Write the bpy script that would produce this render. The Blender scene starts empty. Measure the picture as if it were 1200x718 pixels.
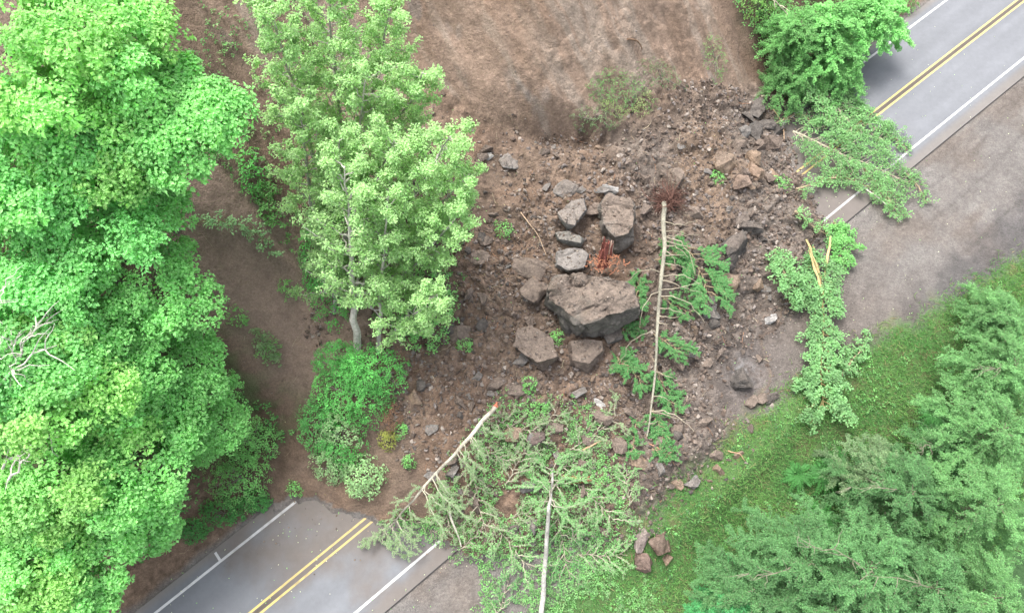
import bpy, bmesh, math
import numpy as np
from mathutils import Vector, Matrix

# ---------------------------------------------------------------- camera, sky, sun, exposure
SC = bpy.context.scene
FPX, TILT, CAMH = 811.0, math.radians(20), 40.4
cam = bpy.data.objects.new('camera', bpy.data.cameras.new('camera'))
SC.collection.objects.link(cam); SC.camera = cam
cam.location = (0, 0, CAMH); cam.rotation_euler = (TILT, 0, 0)
cam.data.sensor_width = 36; cam.data.lens = 36*FPX/1200
cam.data.clip_start = .5; cam.data.clip_end = 3000
SUN_EL, SUN_AZ = math.radians(62), math.radians(-35)      # azimuth from +Y, clockwise positive
w = bpy.data.worlds.new('World'); SC.world = w; w.use_nodes = True
nt = w.node_tree; bg = nt.nodes['Background']
sky = nt.nodes.new('ShaderNodeTexSky'); sky.sky_type = 'NISHITA'; sky.sun_disc = False
sky.sun_elevation = SUN_EL; sky.sun_rotation = SUN_AZ
sky.air_density = 1.0; sky.dust_density = 6.0; sky.ozone_density = 1.0
hs = nt.nodes.new('ShaderNodeHueSaturation'); hs.inputs['Saturation'].default_value = .35
nt.links.new(sky.outputs[0], hs.inputs['Color'])
nt.links.new(hs.outputs[0], bg.inputs[0]); bg.inputs[1].default_value = .15
sd = bpy.data.lights.new('sun', 'SUN'); sd.energy = 1.1; sd.angle = math.radians(28); sd.color = (1, .97, .92)
sun = bpy.data.objects.new('sun', sd); SC.collection.objects.link(sun)
sdir = Vector((math.sin(SUN_AZ)*math.cos(SUN_EL), math.cos(SUN_AZ)*math.cos(SUN_EL), math.sin(SUN_EL)))
sun.rotation_euler = sdir.to_track_quat('Z', 'Y').to_euler()
SC.view_settings.view_transform = 'Standard'; SC.view_settings.look = 'None'
SC.view_settings.exposure = 1.85; SC.view_settings.gamma = 1
SC.render.engine = 'CYCLES'
SC.cycles.max_bounces = 5; SC.cycles.diffuse_bounces = 3; SC.cycles.glossy_bounces = 2
SC.cycles.transmission_bounces = 3; SC.cycles.transparent_max_bounces = 4

RNG = np.random.default_rng(7)
pi = math.pi

# ---------------------------------------------------------------- noise
def _h(ix, iy, iz, s):
    n = (ix.astype(np.int64)*374761393 + iy.astype(np.int64)*668265263 + iz.astype(np.int64)*2147483647 + s*1274126177) & 0xffffffff
    n = ((n ^ (n >> 13))*1274126177) & 0xffffffff
    n = ((n ^ (n >> 15))*2246822519) & 0xffffffff
    return ((n ^ (n >> 16)) & 0xffffff)/float(0xffffff)
def noise2(x, y, s=0):
    x = np.asarray(x, float); y = np.asarray(y, float)
    ix, iy = np.floor(x), np.floor(y); fx, fy = x-ix, y-iy
    fx = fx*fx*fx*(fx*(fx*6-15)+10); fy = fy*fy*fy*(fy*(fy*6-15)+10)
    z = np.zeros_like(ix)
    a, b, c, d = _h(ix, iy, z, s), _h(ix+1, iy, z, s), _h(ix, iy+1, z, s), _h(ix+1, iy+1, z, s)
    return ((a*(1-fx)+b*fx)*(1-fy)+(c*(1-fx)+d*fx)*fy)*2-1
def fbm2(x, y, o=4, s=0, g=.5):
    t = 0; a = 1; n = 0
    for k in range(o):
        t = t+a*noise2(x*2**k+17.3*k, y*2**k-9.1*k, s+k); n += a; a *= g
    return t/n
def noise3(p, s=0):
    i = np.floor(p); f = p-i; f = f*f*(3-2*f); r = 0
    for dx in (0, 1):
        for dy in (0, 1):
            for dz in (0, 1):
                wt = (f[:, 0] if dx else 1-f[:, 0])*(f[:, 1] if dy else 1-f[:, 1])*(f[:, 2] if dz else 1-f[:, 2])
                r = r+wt*_h(i[:, 0]+dx, i[:, 1]+dy, i[:, 2]+dz, s)
    return r*2-1
def worley(x, y, s=0):
    """F1, F2 and a random value of the nearest cell"""
    x = np.asarray(x, float); y = np.asarray(y, float)
    ix, iy = np.floor(x), np.floor(y)
    f1 = np.full(x.shape, 9.); f2 = np.full(x.shape, 9.); rid = np.zeros(x.shape); z = np.zeros(x.shape)
    for dx in (-1, 0, 1):
        for dy in (-1, 0, 1):
            cx, cy = ix+dx, iy+dy
            px = cx+_h(cx, cy, z, s); py = cy+_h(cx, cy, z, s+1); r = _h(cx, cy, z, s+2)
            d = np.hypot(px-x, py-y); m = d < f1
            f2 = np.where(m, f1, np.minimum(f2, d)); rid = np.where(m, r, rid); f1 = np.where(m, d, f1)
    return f1, f2, rid
def sst(a, b, x):
    t = np.clip((x-a)/(b-a), 0, 1); return t*t*(3-2*t)
def nrm(v):
    return v/np.maximum(np.linalg.norm(v, axis=-1, keepdims=True), 1e-9)

# ---------------------------------------------------------------- picture <-> place
def ray(px, py):
    x = (px-600)/FPX; y = -(py-359)/FPX
    return np.array([x, y*math.cos(TILT)+math.sin(TILT), y*math.sin(TILT)-math.cos(TILT)])
def flat(px, py, z=0.):
    d = ray(px, py); k = (CAMH-z)/-d[2]
    return d[0]*k, d[1]*k
_c = np.array([flat(*p) for p in [(298, 718), (399, 638), (1019, 138.5), (1193.5, 2)]])
RM = _c.mean(0); RD = nrm(np.array([.777, .629])); RN = np.array([-RD[1], RD[0]])
def uv(x, y):
    u = (x-RM[0])*RD[0]+(y-RM[1])*RD[1]; v = (x-RM[0])*RN[0]+(y-RM[1])*RN[1]
    uc = np.clip(u, -60, 60)
    return u, v-(.18-.000223*uc*uc)
def xy(u, v):
    uc = np.clip(u, -60, 60); vv = v+(.18-.000223*uc*uc)
    return RM[0]+u*RD[0]+vv*RN[0], RM[1]+u*RD[1]+vv*RN[1]
def sdf(poly, x, y):
    """signed distance, positive inside"""
    P = np.asarray(poly, float); d = np.full(np.shape(x), 1e9); ins = np.zeros(np.shape(x), bool)
    for i in range(len(P)):
        a, b = P[i], P[(i+1) % len(P)]; e = b-a
        wx, wy = x-a[0], y-a[1]
        t = np.clip((wx*e[0]+wy*e[1])/max(e@e, 1e-9), 0, 1)
        d = np.minimum(d, np.hypot(wx-e[0]*t, wy-e[1]*t))
        c = ((a[1] > y) != (b[1] > y)) & (x < (b[0]-a[0])*(y-a[1])/(b[1]-a[1]+1e-12)+a[0])
        ins ^= c
    return np.where(ins, d, -d)
# the toe and flanks of the slide, at road level
FAN = [flat(*p) for p in [(318, 602), (380, 606), (440, 618), (490, 618), (545, 640), (600, 655), (690, 640), (738, 640),
        (800, 598), (862, 555), (905, 500), (905, 400), (945, 330), (962, 262), (935, 190), (915, 110), (872, 30), (850, -120),
        (250, -160), (230, 300), (270, 560)]]
def mudz(u, v): return np.clip(1.4*np.exp(-(((u-MU[0])/4.4)**2+((v-MU[1])/2.5)**2)**1.3)+1.3*np.exp(-(((u+5)/5.5)**2+((v+10.8)/1.3)**2)**1.3), 0, 1)
MU = uv(*flat(900, 440))
def height(x, y, full=False):
    x = np.asarray(x, float); y = np.asarray(y, float)
    u, v = uv(x, y)
    wob = fbm2(x*.11, y*.11, 3, 5)
    # cut slope above the road
    vs = np.interp(u, [-26, -18, -11, -5, -1, 2, 8, 14, 30], [6.6, 6.6, 8.6, 8.9, 5.7, 4.3, 4.4, 6.0, 6.6])
    s1 = .85*(v-vs+.7*wob)
    s = .5*(s1+np.sqrt(s1*s1+.5))-.16
    s = np.where(s > 20, 20+(s-20)*.6, s)
    s = np.minimum(s, 60)
    scar = sst(-17, -8, u)*sst(16, 9, u)
    s = s+.35*sst(6, 12, v)*fbm2(u*.5, v*.16, 4, 8)*(1+scar) +.22*sst(6, 9, v)*scar*fbm2(u*1.3+.8*wob, v*.35, 5, 9, .6)+.10*scar*sst(6, 9, v)*np.abs(fbm2(u*2.5, v*1.8, 4, 12, .6))       # gullies running down the slope
    k1 = fbm2(u*.55+3, v*.9, 5, 13, .6); k2 = fbm2(u*1.6, v*2.2, 4, 14, .6)
    s = s+scar*sst(6.5, 9, v)*(.08*sst(.0, .12, k1)+.05*sst(.05, .13, k2)+.04*sst(-.22, -.16, k2))*sst(16, 12, v)
    s = s-1.3*scar*sst(14, 20, v)
    # left slide track hollow
    s = s - .9*np.exp(-((u+17.5+.1*(v-12))/3.2)**2)*sst(6, 12, v)
    # bank falling away below the road
    eb = 9.6+3.6*sst(-2, 22, u)*sst(60, 26, u)+.9*fbm2(u*.2, v*.1, 2, 3)
    low = -v-eb
    s = s-np.where(low > 0, .42*(np.sqrt(low*low+1)-1), 0)
    s = np.maximum(s, -14-0*s)
    # debris
    d = sdf(FAN, x, y)+1.1*fbm2(x*.35, y*.35, 4, 21)+.3*fbm2(x*1.6, y*1.6, 2, 22)
    f = np.minimum(np.maximum(d, 0)*.42, 2.3+.22*np.maximum(v, -6)+.5*fbm2(x*.18, y*.18, 3, 31))
    f = f-.9*np.exp(-((u-13.5)/3.5)**2)*sst(9, 2, v)*(d > 0)*sst(0, 4, d)
    k = .25; s0 = s
    m = np.where(d > 0, .5*(s+f+np.sqrt((s-f)**2+k*np.clip(d, 0, 1)))-.0, s)
    m = np.where(d > 0, np.maximum(m, s), s)
    # clods and blocks in the debris
    f = f*(1-.85*mudz(u, v)); m = np.where(mudz(u, v) > .01, m*(1-.8*mudz(u, v))+.06*mudz(u, v), m)
    rub = (1-.93*mudz(u, v))*sst(0, 1.2, d)*sst(-.5, .6, f-s0)*sst(-19.5, -15, u)*(.45+.55*sst(12, 5, v))
    f1, f2, r = worley(x*.75+3*wob, y*.75, 40)
    g1, g2, q = worley(x*1.9, y*1.9, 50)
    e1, e2, p = worley(x*4.3, y*4.3, 60)
    bl = .38*r*r*sst(.0, .10, f2-f1)+.26*q*q*sst(0, .12, g2-g1)+.14*p*p*sst(0, .4, e2-e1)
    m = m+rub*(bl+.35*fbm2(x*.4, y*.4, 3, 70)+.05*fbm2(x*5, y*5, 3, 71)-.12)
    m = m+(1-rub)*sst(5, 8, v)*.09*fbm2(x*1.3, y*1.3, 4, 80)
    # hollow at the fan head, dug deeper to put shadow in the crease
    m = m-1.5*np.exp(-(((x-GX[0])/3.2)**2+((y-GX[1])/.8)**2))
    road = sst(5.6, 4.7, np.abs(v+.1))*sst(.9, 0, d)
    m = np.where(d <= 0.0, m*(1-road)-.05*road, m)
    m = m+np.where((v < 5) & (d <= 0), .03*fbm2(x*.8, y*.8, 3, 90)*(1-road), 0)
    if full: return m, d, f-s0
    return m
GX = flat(665, 150, 5)
height_exact = height
HX, HY, HS = -50., -14., .1
_hx, _hy = np.meshgrid(HX+HS*np.arange(1001), HY+HS*np.arange(641), indexing='ij'); HG = height_exact(_hx, _hy)
def height(x, y, full=False):
    if full: return height_exact(x, y, True)
    x = np.asarray(x, float); y = np.asarray(y, float); a = (x-HX)/HS; b = (y-HY)/HS
    out = (a < 0) | (a > 999) | (b < 0) | (b > 639); a = np.clip(a, 0, 999); b = np.clip(b, 0, 639)
    i = a.astype(int); j = b.astype(int); f = a-i; g = b-j
    r = (HG[i, j]*(1-f)+HG[i+1, j]*f)*(1-g)+(HG[i, j+1]*(1-f)+HG[i+1, j+1]*f)*g
    return np.where(out, height_exact(x, y), r) if out.any() else r
def hz(x, y): return float(height(np.array([x]), np.array([y]))[0])
def P(px, py, up=0.):
    """the point of the place seen at a pixel of the photograph, `up` metres above the ground there"""
    d = ray(px, py); ks = np.linspace(14, 80, 200); X = d[0]*ks; Y = d[1]*ks; Z = CAMH+d[2]*ks
    g = Z-height(X, Y)-up; i = int(np.argmax(g < 0))
    if i == 0: i = len(ks)-1
    ks = np.linspace(ks[i-1], ks[i], 24); X = d[0]*ks; Y = d[1]*ks; Z = CAMH+d[2]*ks
    g = Z-height(X, Y)-up; i = int(np.argmax(g < 0))
    return np.array([X[i], Y[i], Z[i]])
def PZ(px, py, z):
    x, y = flat(px, py, z); return np.array([x, y, z])
def zone(pts): return [P(*p)[:2] for p in pts]

# ---------------------------------------------------------------- mesh buffer
class Buf:
    def __init__(s): s.v = []; s.f = []; s.n = []; s.c = []; s.k = 0
    def add(s, v, f, c):
        v = np.asarray(v, float).reshape(-1, 3); f = np.asarray(f, int)
        s.v.append(v); s.f.append((f+s.k).ravel()); s.n.append(np.full(len(f), f.shape[1])); s.k += len(v)
        c = np.asarray(c, float); s.c.append(np.broadcast_to(c, (len(v), 3)))
    def build(s, name, m, parent=None, loc=None, smooth=False):
        me = bpy.data.meshes.new(name)
        v = np.concatenate(s.v) if s.v else np.zeros((0, 3))
        if loc is not None: v = v-np.asarray(loc)
        f = np.concatenate(s.f); n = np.concatenate(s.n); c = np.concatenate(s.c)
        me.vertices.add(len(v)); me.vertices.foreach_set('co', v.ravel().astype(np.float32))
        me.loops.add(len(f)); me.loops.foreach_set('vertex_index', f.astype(np.int32))
        me.polygons.add(len(n)); st = np.concatenate([[0], np.cumsum(n)[:-1]])
        me.polygons.foreach_set('loop_start', st.astype(np.int32)); me.polygons.foreach_set('loop_total', n.astype(np.int32))
        me.polygons.foreach_set('use_smooth', np.full(len(n), smooth))
        me.update(calc_edges=True)
        a = me.color_attributes.new('Col', 'FLOAT_COLOR', 'POINT')
        a.data.foreach_set('color', np.concatenate([np.clip(c, 0, 1), np.ones((len(c), 1))], 1).ravel().astype(np.float32))
        me.materials.append(m)
        o = bpy.data.objects.new(name, me); SC.collection.objects.link(o)
        if parent is not None: o.parent = parent
        elif loc is not None: o.location = loc
        return o
def tag(o, label=None, cat=None, group=None, kind=None):
    if label: o['label'] = label
    if cat: o['category'] = cat
    if group: o['group'] = group
    if kind: o['kind'] = kind
    return o
def thing(name, loc, label, cat, group=None):
    o = bpy.data.objects.new(name, None); SC.collection.objects.link(o)
    o.location = loc; o.empty_display_size = .3
    return tag(o, label, cat, group)
def tube(buf, pts, rad, col, sides=6, wob=0.):
    pts = np.asarray(pts, float); n = len(pts); rad = np.broadcast_to(rad, (n,))
    t = nrm(np.gradient(pts, axis=0)); a = np.array([0, 0, 1.]) if abs(t[0][2]) < .9 else np.array([1., 0, 0])
    u = nrm(np.cross(t, a)); w_ = np.cross(t, u)
    an = np.arange(sides)*2*pi/sides
    r = rad[:, None]*(1+wob*RNG.uniform(-1, 1, (n, sides)))
    V = pts[:, None]+r[..., None]*(np.cos(an)[None, :, None]*u[:, None]+np.sin(an)[None, :, None]*w_[:, None])
    V = np.concatenate([V.reshape(-1, 3), pts[:1], pts[-1:]])
    i = np.arange(n-1)[:, None]*sides; j = np.arange(sides)[None]; k = (j+1) % sides
    F = np.stack([i+j, i+k, i+k+sides, i+j+sides], -1).reshape(-1, 4)
    c = np.asarray(col, float)
    if c.ndim == 2: c = np.concatenate([np.repeat(c, sides, 0), c[:1], c[-1:]])
    buf.add(V, F, c)
    cap = np.stack([j[0], k[0], np.full(sides, n*sides)], 1)[:, ::-1]; cap2 = np.stack([j[0]+(n-1)*sides, k[0]+(n-1)*sides, np.full(sides, n*sides+1)], 1)
    buf.f.append((np.concatenate([cap, cap2])+buf.k-len(V)).ravel()); buf.n.append(np.full(2*sides, 3))
def curve(a, b, n=8, sag=(0, 0, 0), wob=.0):
    t = np.linspace(0, 1, n)[:, None]; p = np.asarray(a)*(1-t)+np.asarray(b)*t+np.asarray(sag)*4*t*(1-t)
    if wob: p[1:-1] += RNG.normal(0, wob, (n-2, 3))
    return p
def leaves(buf, pos, out, up, L, W, col, fold=.18):
    """folded kite-shaped leaves, two triangles each"""
    N = len(pos)
    if N == 0: return
    out = nrm(out); sd_ = nrm(np.cross(up, out)); up = np.cross(out, sd_)
    L = np.broadcast_to(L, (N,))[:, None]; W = np.broadcast_to(W, (N,))[:, None]
    mid = pos+out*L*.42
    V = np.stack([pos, mid+sd_*W*.5+up*fold*W, pos+out*L-up*L*.12, mid-sd_*W*.5+up*fold*W], 1).reshape(-1, 3)
    b = np.arange(N)[:, None]*4
    F = np.concatenate([b+np.array([[0, 2, 1]]), b+np.array([[0, 3, 2]])])
    buf.add(V, F, np.repeat(col, 4, 0))
def randdir(n):
    return nrm(RNG.normal(size=(n, 3)))
def rosettes(buf, C, Nn, R, k, L, W, col, cj=.16, lj=.16, spread=1.15):
    """domes of k overlapping leaves about every centre"""
    M = len(C)
    if M == 0: return
    C = np.repeat(C, k, 0); Nn = nrm(np.repeat(Nn, k, 0)); R = np.repeat(np.broadcast_to(R, (M,)), k)[:, None]
    d = nrm(randdir(M*k)+Nn*spread)
    pos = C+d*R*RNG.uniform(.45, 1, (M*k, 1))
    tang = d-Nn*np.sum(d*Nn, 1, keepdims=True)
    out = nrm(tang+.35*randdir(M*k)+np.array([0, 0, -.12]))
    upv = nrm(d*.7+.8*Nn+.3*randdir(M*k))
    c = np.repeat(np.broadcast_to(col, (M, 3))*(1+cj*RNG.uniform(-1, 1, (M, 1))), k, 0)
    c = c*(1+lj*RNG.uniform(-1, 1, (M*k, 1)))*(1+.05*RNG.uniform(-1, 1, (M*k, 3)))
    leaves(buf, pos, out, upv, L*RNG.uniform(.5, 1.3, M*k), W*RNG.uniform(.5, 1.2, M*k), c)

# ---------------------------------------------------------------- materials
def material(name, rough=.9, spec=.3, nscale=6, namt=.25, bump=.3, bscale=30, transl=0., detail=6, bdist=.03, fine=None):
    m = bpy.data.materials.new(name); m.use_nodes = True; T = m.node_tree; N = T.nodes; K = T.links
    b = N['Principled BSDF']; out = N['Material Output']
    b.inputs['Roughness'].default_value = rough; b.inputs['Specular IOR Level'].default_value = spec
    a = N.new('ShaderNodeAttribute'); a.attribute_name = 'Col'
    col = a.outputs['Color']
    tc = N.new('ShaderNodeTexCoord')
    for sc, am in ([(nscale, namt)] if namt else [])+(fine or []):
        n = N.new('ShaderNodeTexNoise'); n.inputs['Scale'].default_value = sc; n.inputs['Detail'].default_value = detail
        n.inputs['Roughness'].default_value = .65
        K.new(tc.outputs['Object'], n.inputs['Vector'])
        r = N.new('ShaderNodeMapRange'); r.inputs[1].default_value = .3; r.inputs[2].default_value = .7
        r.inputs[3].default_value = 1-am; r.inputs[4].default_value = 1+am
        K.new(n.outputs[0], r.inputs[0])
        x = N.new('ShaderNodeVectorMath'); x.operation = 'SCALE'
        K.new(col, x.inputs[0]); K.new(r.outputs[0], x.inputs['Scale']); col = x.outputs[0]
    K.new(col, b.inputs['Base Color'])
    if bump:
        n = N.new('ShaderNodeTexNoise'); n.inputs['Scale'].default_value = bscale; n.inputs['Detail'].default_value = 8
        n.inputs['Roughness'].default_value = .7; K.new(tc.outputs['Object'], n.inputs['Vector'])
        bp = N.new('ShaderNodeBump'); bp.inputs['Strength'].default_value = bump; bp.inputs['Distance'].default_value = bdist
        K.new(n.outputs[0], bp.inputs['Height']); K.new(bp.outputs[0], b.inputs['Normal'])
    if transl:
        t = N.new('ShaderNodeBsdfTranslucent'); mx = N.new('ShaderNodeMixShader'); mx.inputs[0].default_value = transl
        sc_ = N.new('ShaderNodeVectorMath'); sc_.operation = 'MULTIPLY'; sc_.inputs[1].default_value = (1.1, 1.25, .6)
        K.new(col, sc_.inputs[0]); K.new(sc_.outputs[0], t.inputs['Color'])
        K.new(b.outputs[0], mx.inputs[1]); K.new(t.outputs[0], mx.inputs[2]); K.new(mx.outputs[0], out.inputs[0])
    return m
M_ground = material('ground', .95, .12, 2.2, .16, 1., 6, fine=[(9, .22), (30, .3), (90, .3)], bdist=.16)
M_asph = material('asphalt', .85, .3, .35, .07, .25, 60, fine=[(3, .06), (60, .16)], bdist=.01)
M_paint = material('road_paint', .7, .3, 5, .12, .1, 60, fine=[(50, .12)])
M_rock = material('rock', .92, .15, 1.6, .22, 1., 4, fine=[(7, .22), (22, .28), (60, .3)], bdist=.18)
M_bark = material('bark', .9, .2, 7, .35, .6, 18, fine=[(40, .2)])
M_leaf = material('leaf', .55, .3, 0, 0, 0, transl=.42)
M_need = material('needles', .6, .25, 0, 0, 0, transl=.25)
M_grass = material('grass', .7, .2, 0, 0, 0, transl=.3)
M_wood = material('split_wood', .85, .2, 14, .35, .5, 30)

# ---------------------------------------------------------------- the ground
def axis(lo, hi, st, far):
    mid = np.arange(lo, hi+st/2, st); e = []; d = st; p = 0
    while p < far: d *= 1.22; p += d; e.append(p)
    e = np.array(e); return np.concatenate([lo-e[::-1], mid, hi+e])
SOIL = np.array([.136, .100, .076]); SOILR = np.array([.138, .092, .065]); SOILD = np.array([.094, .068, .053])
GREYD = np.array([.122, .104, .090]); DUST = np.array([.130, .120, .113]); LITTER = np.array([.135, .095, .070])
MOSS = np.array([.055, .095, .035]); GRASSC = np.array([.07, .13, .045])
Z_scar = zone([(480, -40), (500, 60), (535, 120), (570, 135), (640, 160), (700, 130), (760, 100), (830, 60), (850, -40)])
Z_grey = [flat(*p) for p in [(800, 150), (900, 100), (960, 200), (960, 330), (915, 420), (905, 520), (800, 600), (740, 560), (760, 300), (700, 200)]]
Z_tan = [P(*p)[:2] for p in [(790, 150), (840, 130), (880, 200), (850, 290), (800, 260), (780, 200)]]
def ground_colour(x, y, z, fs):
    u, v = uv(x, y)
    d = sdf(FAN, x, y)+1.1*fbm2(x*.35, y*.35, 4, 21)+.3*fbm2(x*1.6, y*1.6, 2, 22)
    n1 = fbm2(x*.3, y*.3, 4, 101); n2 = fbm2(x*1.1, y*1.1, 4, 102); n3 = fbm2(x*5, y*5, 3, 103)
    def mix(a, b, t): return a*(1-t[..., None])+b*t[..., None]
    c = np.broadcast_to(SOIL, x.shape+(3,)).copy()
    c = mix(c, SOILR, sst(-.2, .5, n1)*.7); c = mix(c, SOILD, sst(.1, .6, n2)*.6)
    # forest floor away from the scar
    forest = sst(-15, -19, u+.8*n2)
    forest = np.maximum(forest, sst(15, 20, u+n2)*sst(5, 7, v))
    trk = np.exp(-((u+19.2+.15*(v-12)+.6*n1)/3.6)**4)*sst(5.5, 8, v)
    c = mix(c, LITTER*.8, forest*(1-trk)*sst(4.4, 5, v)); c = mix(c, MOSS, forest*(1-trk)*sst(5.5, 8, v)*sst(-.3, .3, n2)*.7)
    # smooth soil of the two slide tracks, streaked down the slope
    sc = sst(.3, -.2, fs)*sst(5, 7, v)*sst(-15, -12, u+n1)*sst(16, 13, u+n1)
    st = fbm2(u*1.4+n1, v*.16, 4, 105)
    SC_ = mix(np.broadcast_to(np.array([.205, .150, .115]), x.shape+(3,)), np.array([.225, .180, .145]), sst(.0, .3, st))
    SC_ = mix(SC_, np.array([.160, .108, .076]), sst(.0, .6, fbm2(u*.5, v*.2, 3, 106))*.55)
    SC_ = SC_*(1+.20*fbm2(u*5, v*2.2, 5, 107, .65)+.14*n3)[..., None]; SC_ = mix(SC_, np.array([.095, .070, .056]), sst(.2, .55, fbm2(u*1.5, v*.3, 4, 108))*.35)
    SC_ = mix(SC_, np.array([.20, .19, .18]), sst(.4, .65, fbm2(u*.9+4, v*.5, 4, 109))*.35)
    c = mix(c, SC_, sc)
    c = mix(c, np.array([.225, .168, .136])*(1+.18*st[..., None]), trk*.9)
    # debris tones
    rub = sst(0, .8, d)*sst(-.4, .3, fs)*sst(-19.5, -16, u)
    c = mix(c, GREYD*(1+.35*n2[..., None]), rub*sst(-1.5, 2, sdf(Z_grey, x, y)+2*n1)*.85)
    c = mix(c, np.array([.165, .115, .080]), rub*sst(-1, 1, sdf(Z_tan, x, y)+n1)*.7)
    c = c*(1+rub*.32*n3)[..., None]
    c = mix(c, np.array([.092, .079, .072])*(1+.2*n2[..., None]), mudz(u, v)*rub)
    dr = flat(867, 438); c = mix(c, np.array([.19, .185, .185]), .8*np.exp(-(((x-dr[0])/1.0)**2+((y-dr[1])/.9)**2))*sst(-.3, .4, n3))
    dr = flat(765, 600); c = mix(c, np.array([.17, .155, .145]), .6*np.exp(-(((x-dr[0])/1.6)**2+((y-dr[1])/1.2)**2))*sst(-.4, .3, n2))
    g1, g2, q = worley(x*1.9, y*1.9, 50)
    c = c*(1+rub*(q-.5)*.45)[..., None]
    # road level: turnout and mud
    low = (v < 4.9) & (d <= 0.3)
    tyre = sum(np.exp(-((v-(a+b_*(u-20)**2*.012)+.15*n1)/.16)**2) for a, b_ in ((-6.2, 1), (-7.9, 1), (-10.5, -.6), (-12.1, -.6)))*sst(12, 18, u)*(.5+.5*n2)
    turn = mix(np.broadcast_to(DUST, x.shape+(3,)), np.array([.125, .108, .096]), sst(-.2, .5, n1))
    turn = mix(turn, np.array([.155, .145, .137]), sst(.05, .6, fbm2(u*.25, v*.9, 4, 110))*.6)
    turn = mix(turn, np.array([.055, .053, .055]), sst(4, 13, u)*sst(-9.5, -11.5, v+.7*n2)*sst(60, 34, u)*.6)
    turn = mix(turn, np.array([.098, .083, .074]), sst(14, 6, u+2*n1)*sst(-4, -5.5, v)*sst(-2, 1, u)*.75)
    turn = turn*(1-.3*np.clip(tyre, 0, 1))[..., None]*(1+.14*n2+.12*n3)[..., None]
    c = np.where(low[..., None], turn, c)
    lit = sst(4.2, 4.8, v+.25*n2)*sst(9.5, 7, v)*sst(.6, 0, d)
    c = mix(c, LITTER*(1+.5*n3[..., None]), lit)
    # grass bank
    eb = 9.6+3.6*sst(-2, 22, u)*sst(60, 26, u)
    gr = sst(-.8, .8, -v-eb+.9*n2+.5*n3)
    gc = mix(np.broadcast_to(GRASSC, x.shape+(3,)), np.array([.12, .10, .055]), sst(.1, .6, n2)*.6)
    gc = mix(gc, np.array([.05, .10, .04]), sst(4, 10, -v-eb))
    c = mix(c, gc, gr)
    return c
def build_ground():
    gx = axis(-44, 44, .1, 700); gy = axis(-8, 42, .1, 700)
    X, Y = np.meshgrid(gx, gy, indexing='xy'); Z, _, FS = height(X, Y, True)
    cfar = sst(60, 200, np.hypot(X, Y)); Z = Z*(1-.0*cfar)
    c = ground_colour(X, Y, Z, FS)
    n, m = X.shape; i = np.arange(n-1)[:, None]*m+np.arange(m-1)[None]
    F = np.stack([i, i+1, i+m+1, i+m], -1).reshape(-1, 4)
    b = Buf(); b.add(np.stack([X, Y, Z], -1), F, c.reshape(-1, 3))
    tag(b.build('ground', M_ground, smooth=True), kind='structure')
build_ground()

# ---------------------------------------------------------------- the road
def strip(u0, u1, v0, v1, z, du, dv, colf):
    us = np.arange(u0, u1+du/2, du); vs = np.linspace(v0, v1, max(2, int(round((v1-v0)/dv))+1))
    U, V = np.meshgrid(us, vs, indexing='ij'); x, y = xy(U, V)
    n, m = U.shape; i = np.arange(n-1)[:, None]*m+np.arange(m-1)[None]
    F = np.stack([i, i+m, i+m+1, i+1], -1).reshape(-1, 4)
    b = Buf(); b.add(np.stack([x, y, np.full(x.shape, z)], -1), F, colf(U, V, x, y).reshape(-1, 3)); return b
def mud(U, V, x, y):
    d = -sdf(FAN, x, y); n = fbm2(x*.5, y*.5, 4, 201)
    m = sst(4.5, .3, d+2.6*n+.8*fbm2(x*2.2, y*2.2, 3, 203))
    r = sst(22, 12, U)*(U > 0)*sst(0, -4.5, V+1.5*n-.08*U)
    return np.clip(m+r*.9, 0, 1)
def asph(U, V, x, y):
    c = np.broadcast_to(np.array([.118, .123, .134]), U.shape+(3,)).copy()
    wheel = np.exp(-((np.abs(np.abs(V)-1.75)-.85)/.35)**2)
    c = c*(1+.09*wheel+.06*fbm2(U*.3, V*2.5, 3, 202))[..., None]
    c = np.where((np.abs(V) < .14)[..., None], np.array([.075, .062, .052]), c)
    e = sst(3.6, 4.1, np.abs(V)); c = c*(1-e[..., None])+np.array([.135, .125, .118])*e[..., None]
    j = (V < -3.75)[..., None]; c = np.where(j, c*.93, c)
    m = mud(U, V, x, y)[..., None]; return c*(1-m)+np.array([.105, .092, .084])*m
b = strip(-55, 55, -4.4, 4.15, 0., .16, .12, asph); tag(b.build('road', M_asph), kind='structure')
for u0, u1 in ((-700, -55), (55, 700)):
    b = strip(u0, u1, -4.4, 4.15, 0., 5, .5, asph); tag(b.build('road', M_asph), kind='structure')
WHITE = np.array([.43, .43, .43]); YEL = np.array([.44, .34, .12])
def paint(col):
    def f(U, V, x, y):
        m = mud(U, V, x, y)*.6; m = np.clip(m+.5*sst(.2, .6, fbm2(x*2.5, y*2.5, 3, 210)), 0, 1)[..., None]
        return col*(1-m*.6)+np.array([.10, .09, .08])*m*.6
    return f
for v0, v1, cc in ((3.35, 3.49, WHITE), (-3.49, -3.35, WHITE), (.13, .25, YEL), (-.25, -.13, YEL)):
    b = strip(-55, 55, v0, v1, .004, .15, .06, paint(cc)); tag(b.build('road_marking', M_paint), kind='structure')
tk = uv(*flat(256, 653)); b = strip(tk[0]-.07, tk[0]+.07, 3.494, 4.0, .004, .14, .1, paint(WHITE))
tag(b.build('road_marking', M_paint), kind='structure')
b = strip(-55, 55, -4.47, -4.402, -.004, .3, .06, lambda U, V, x, y: np.broadcast_to(np.array([.03, .028, .027]), U.shape+(3,)))
tag(b.build('road_joint', M_asph), kind='structure')

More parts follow.
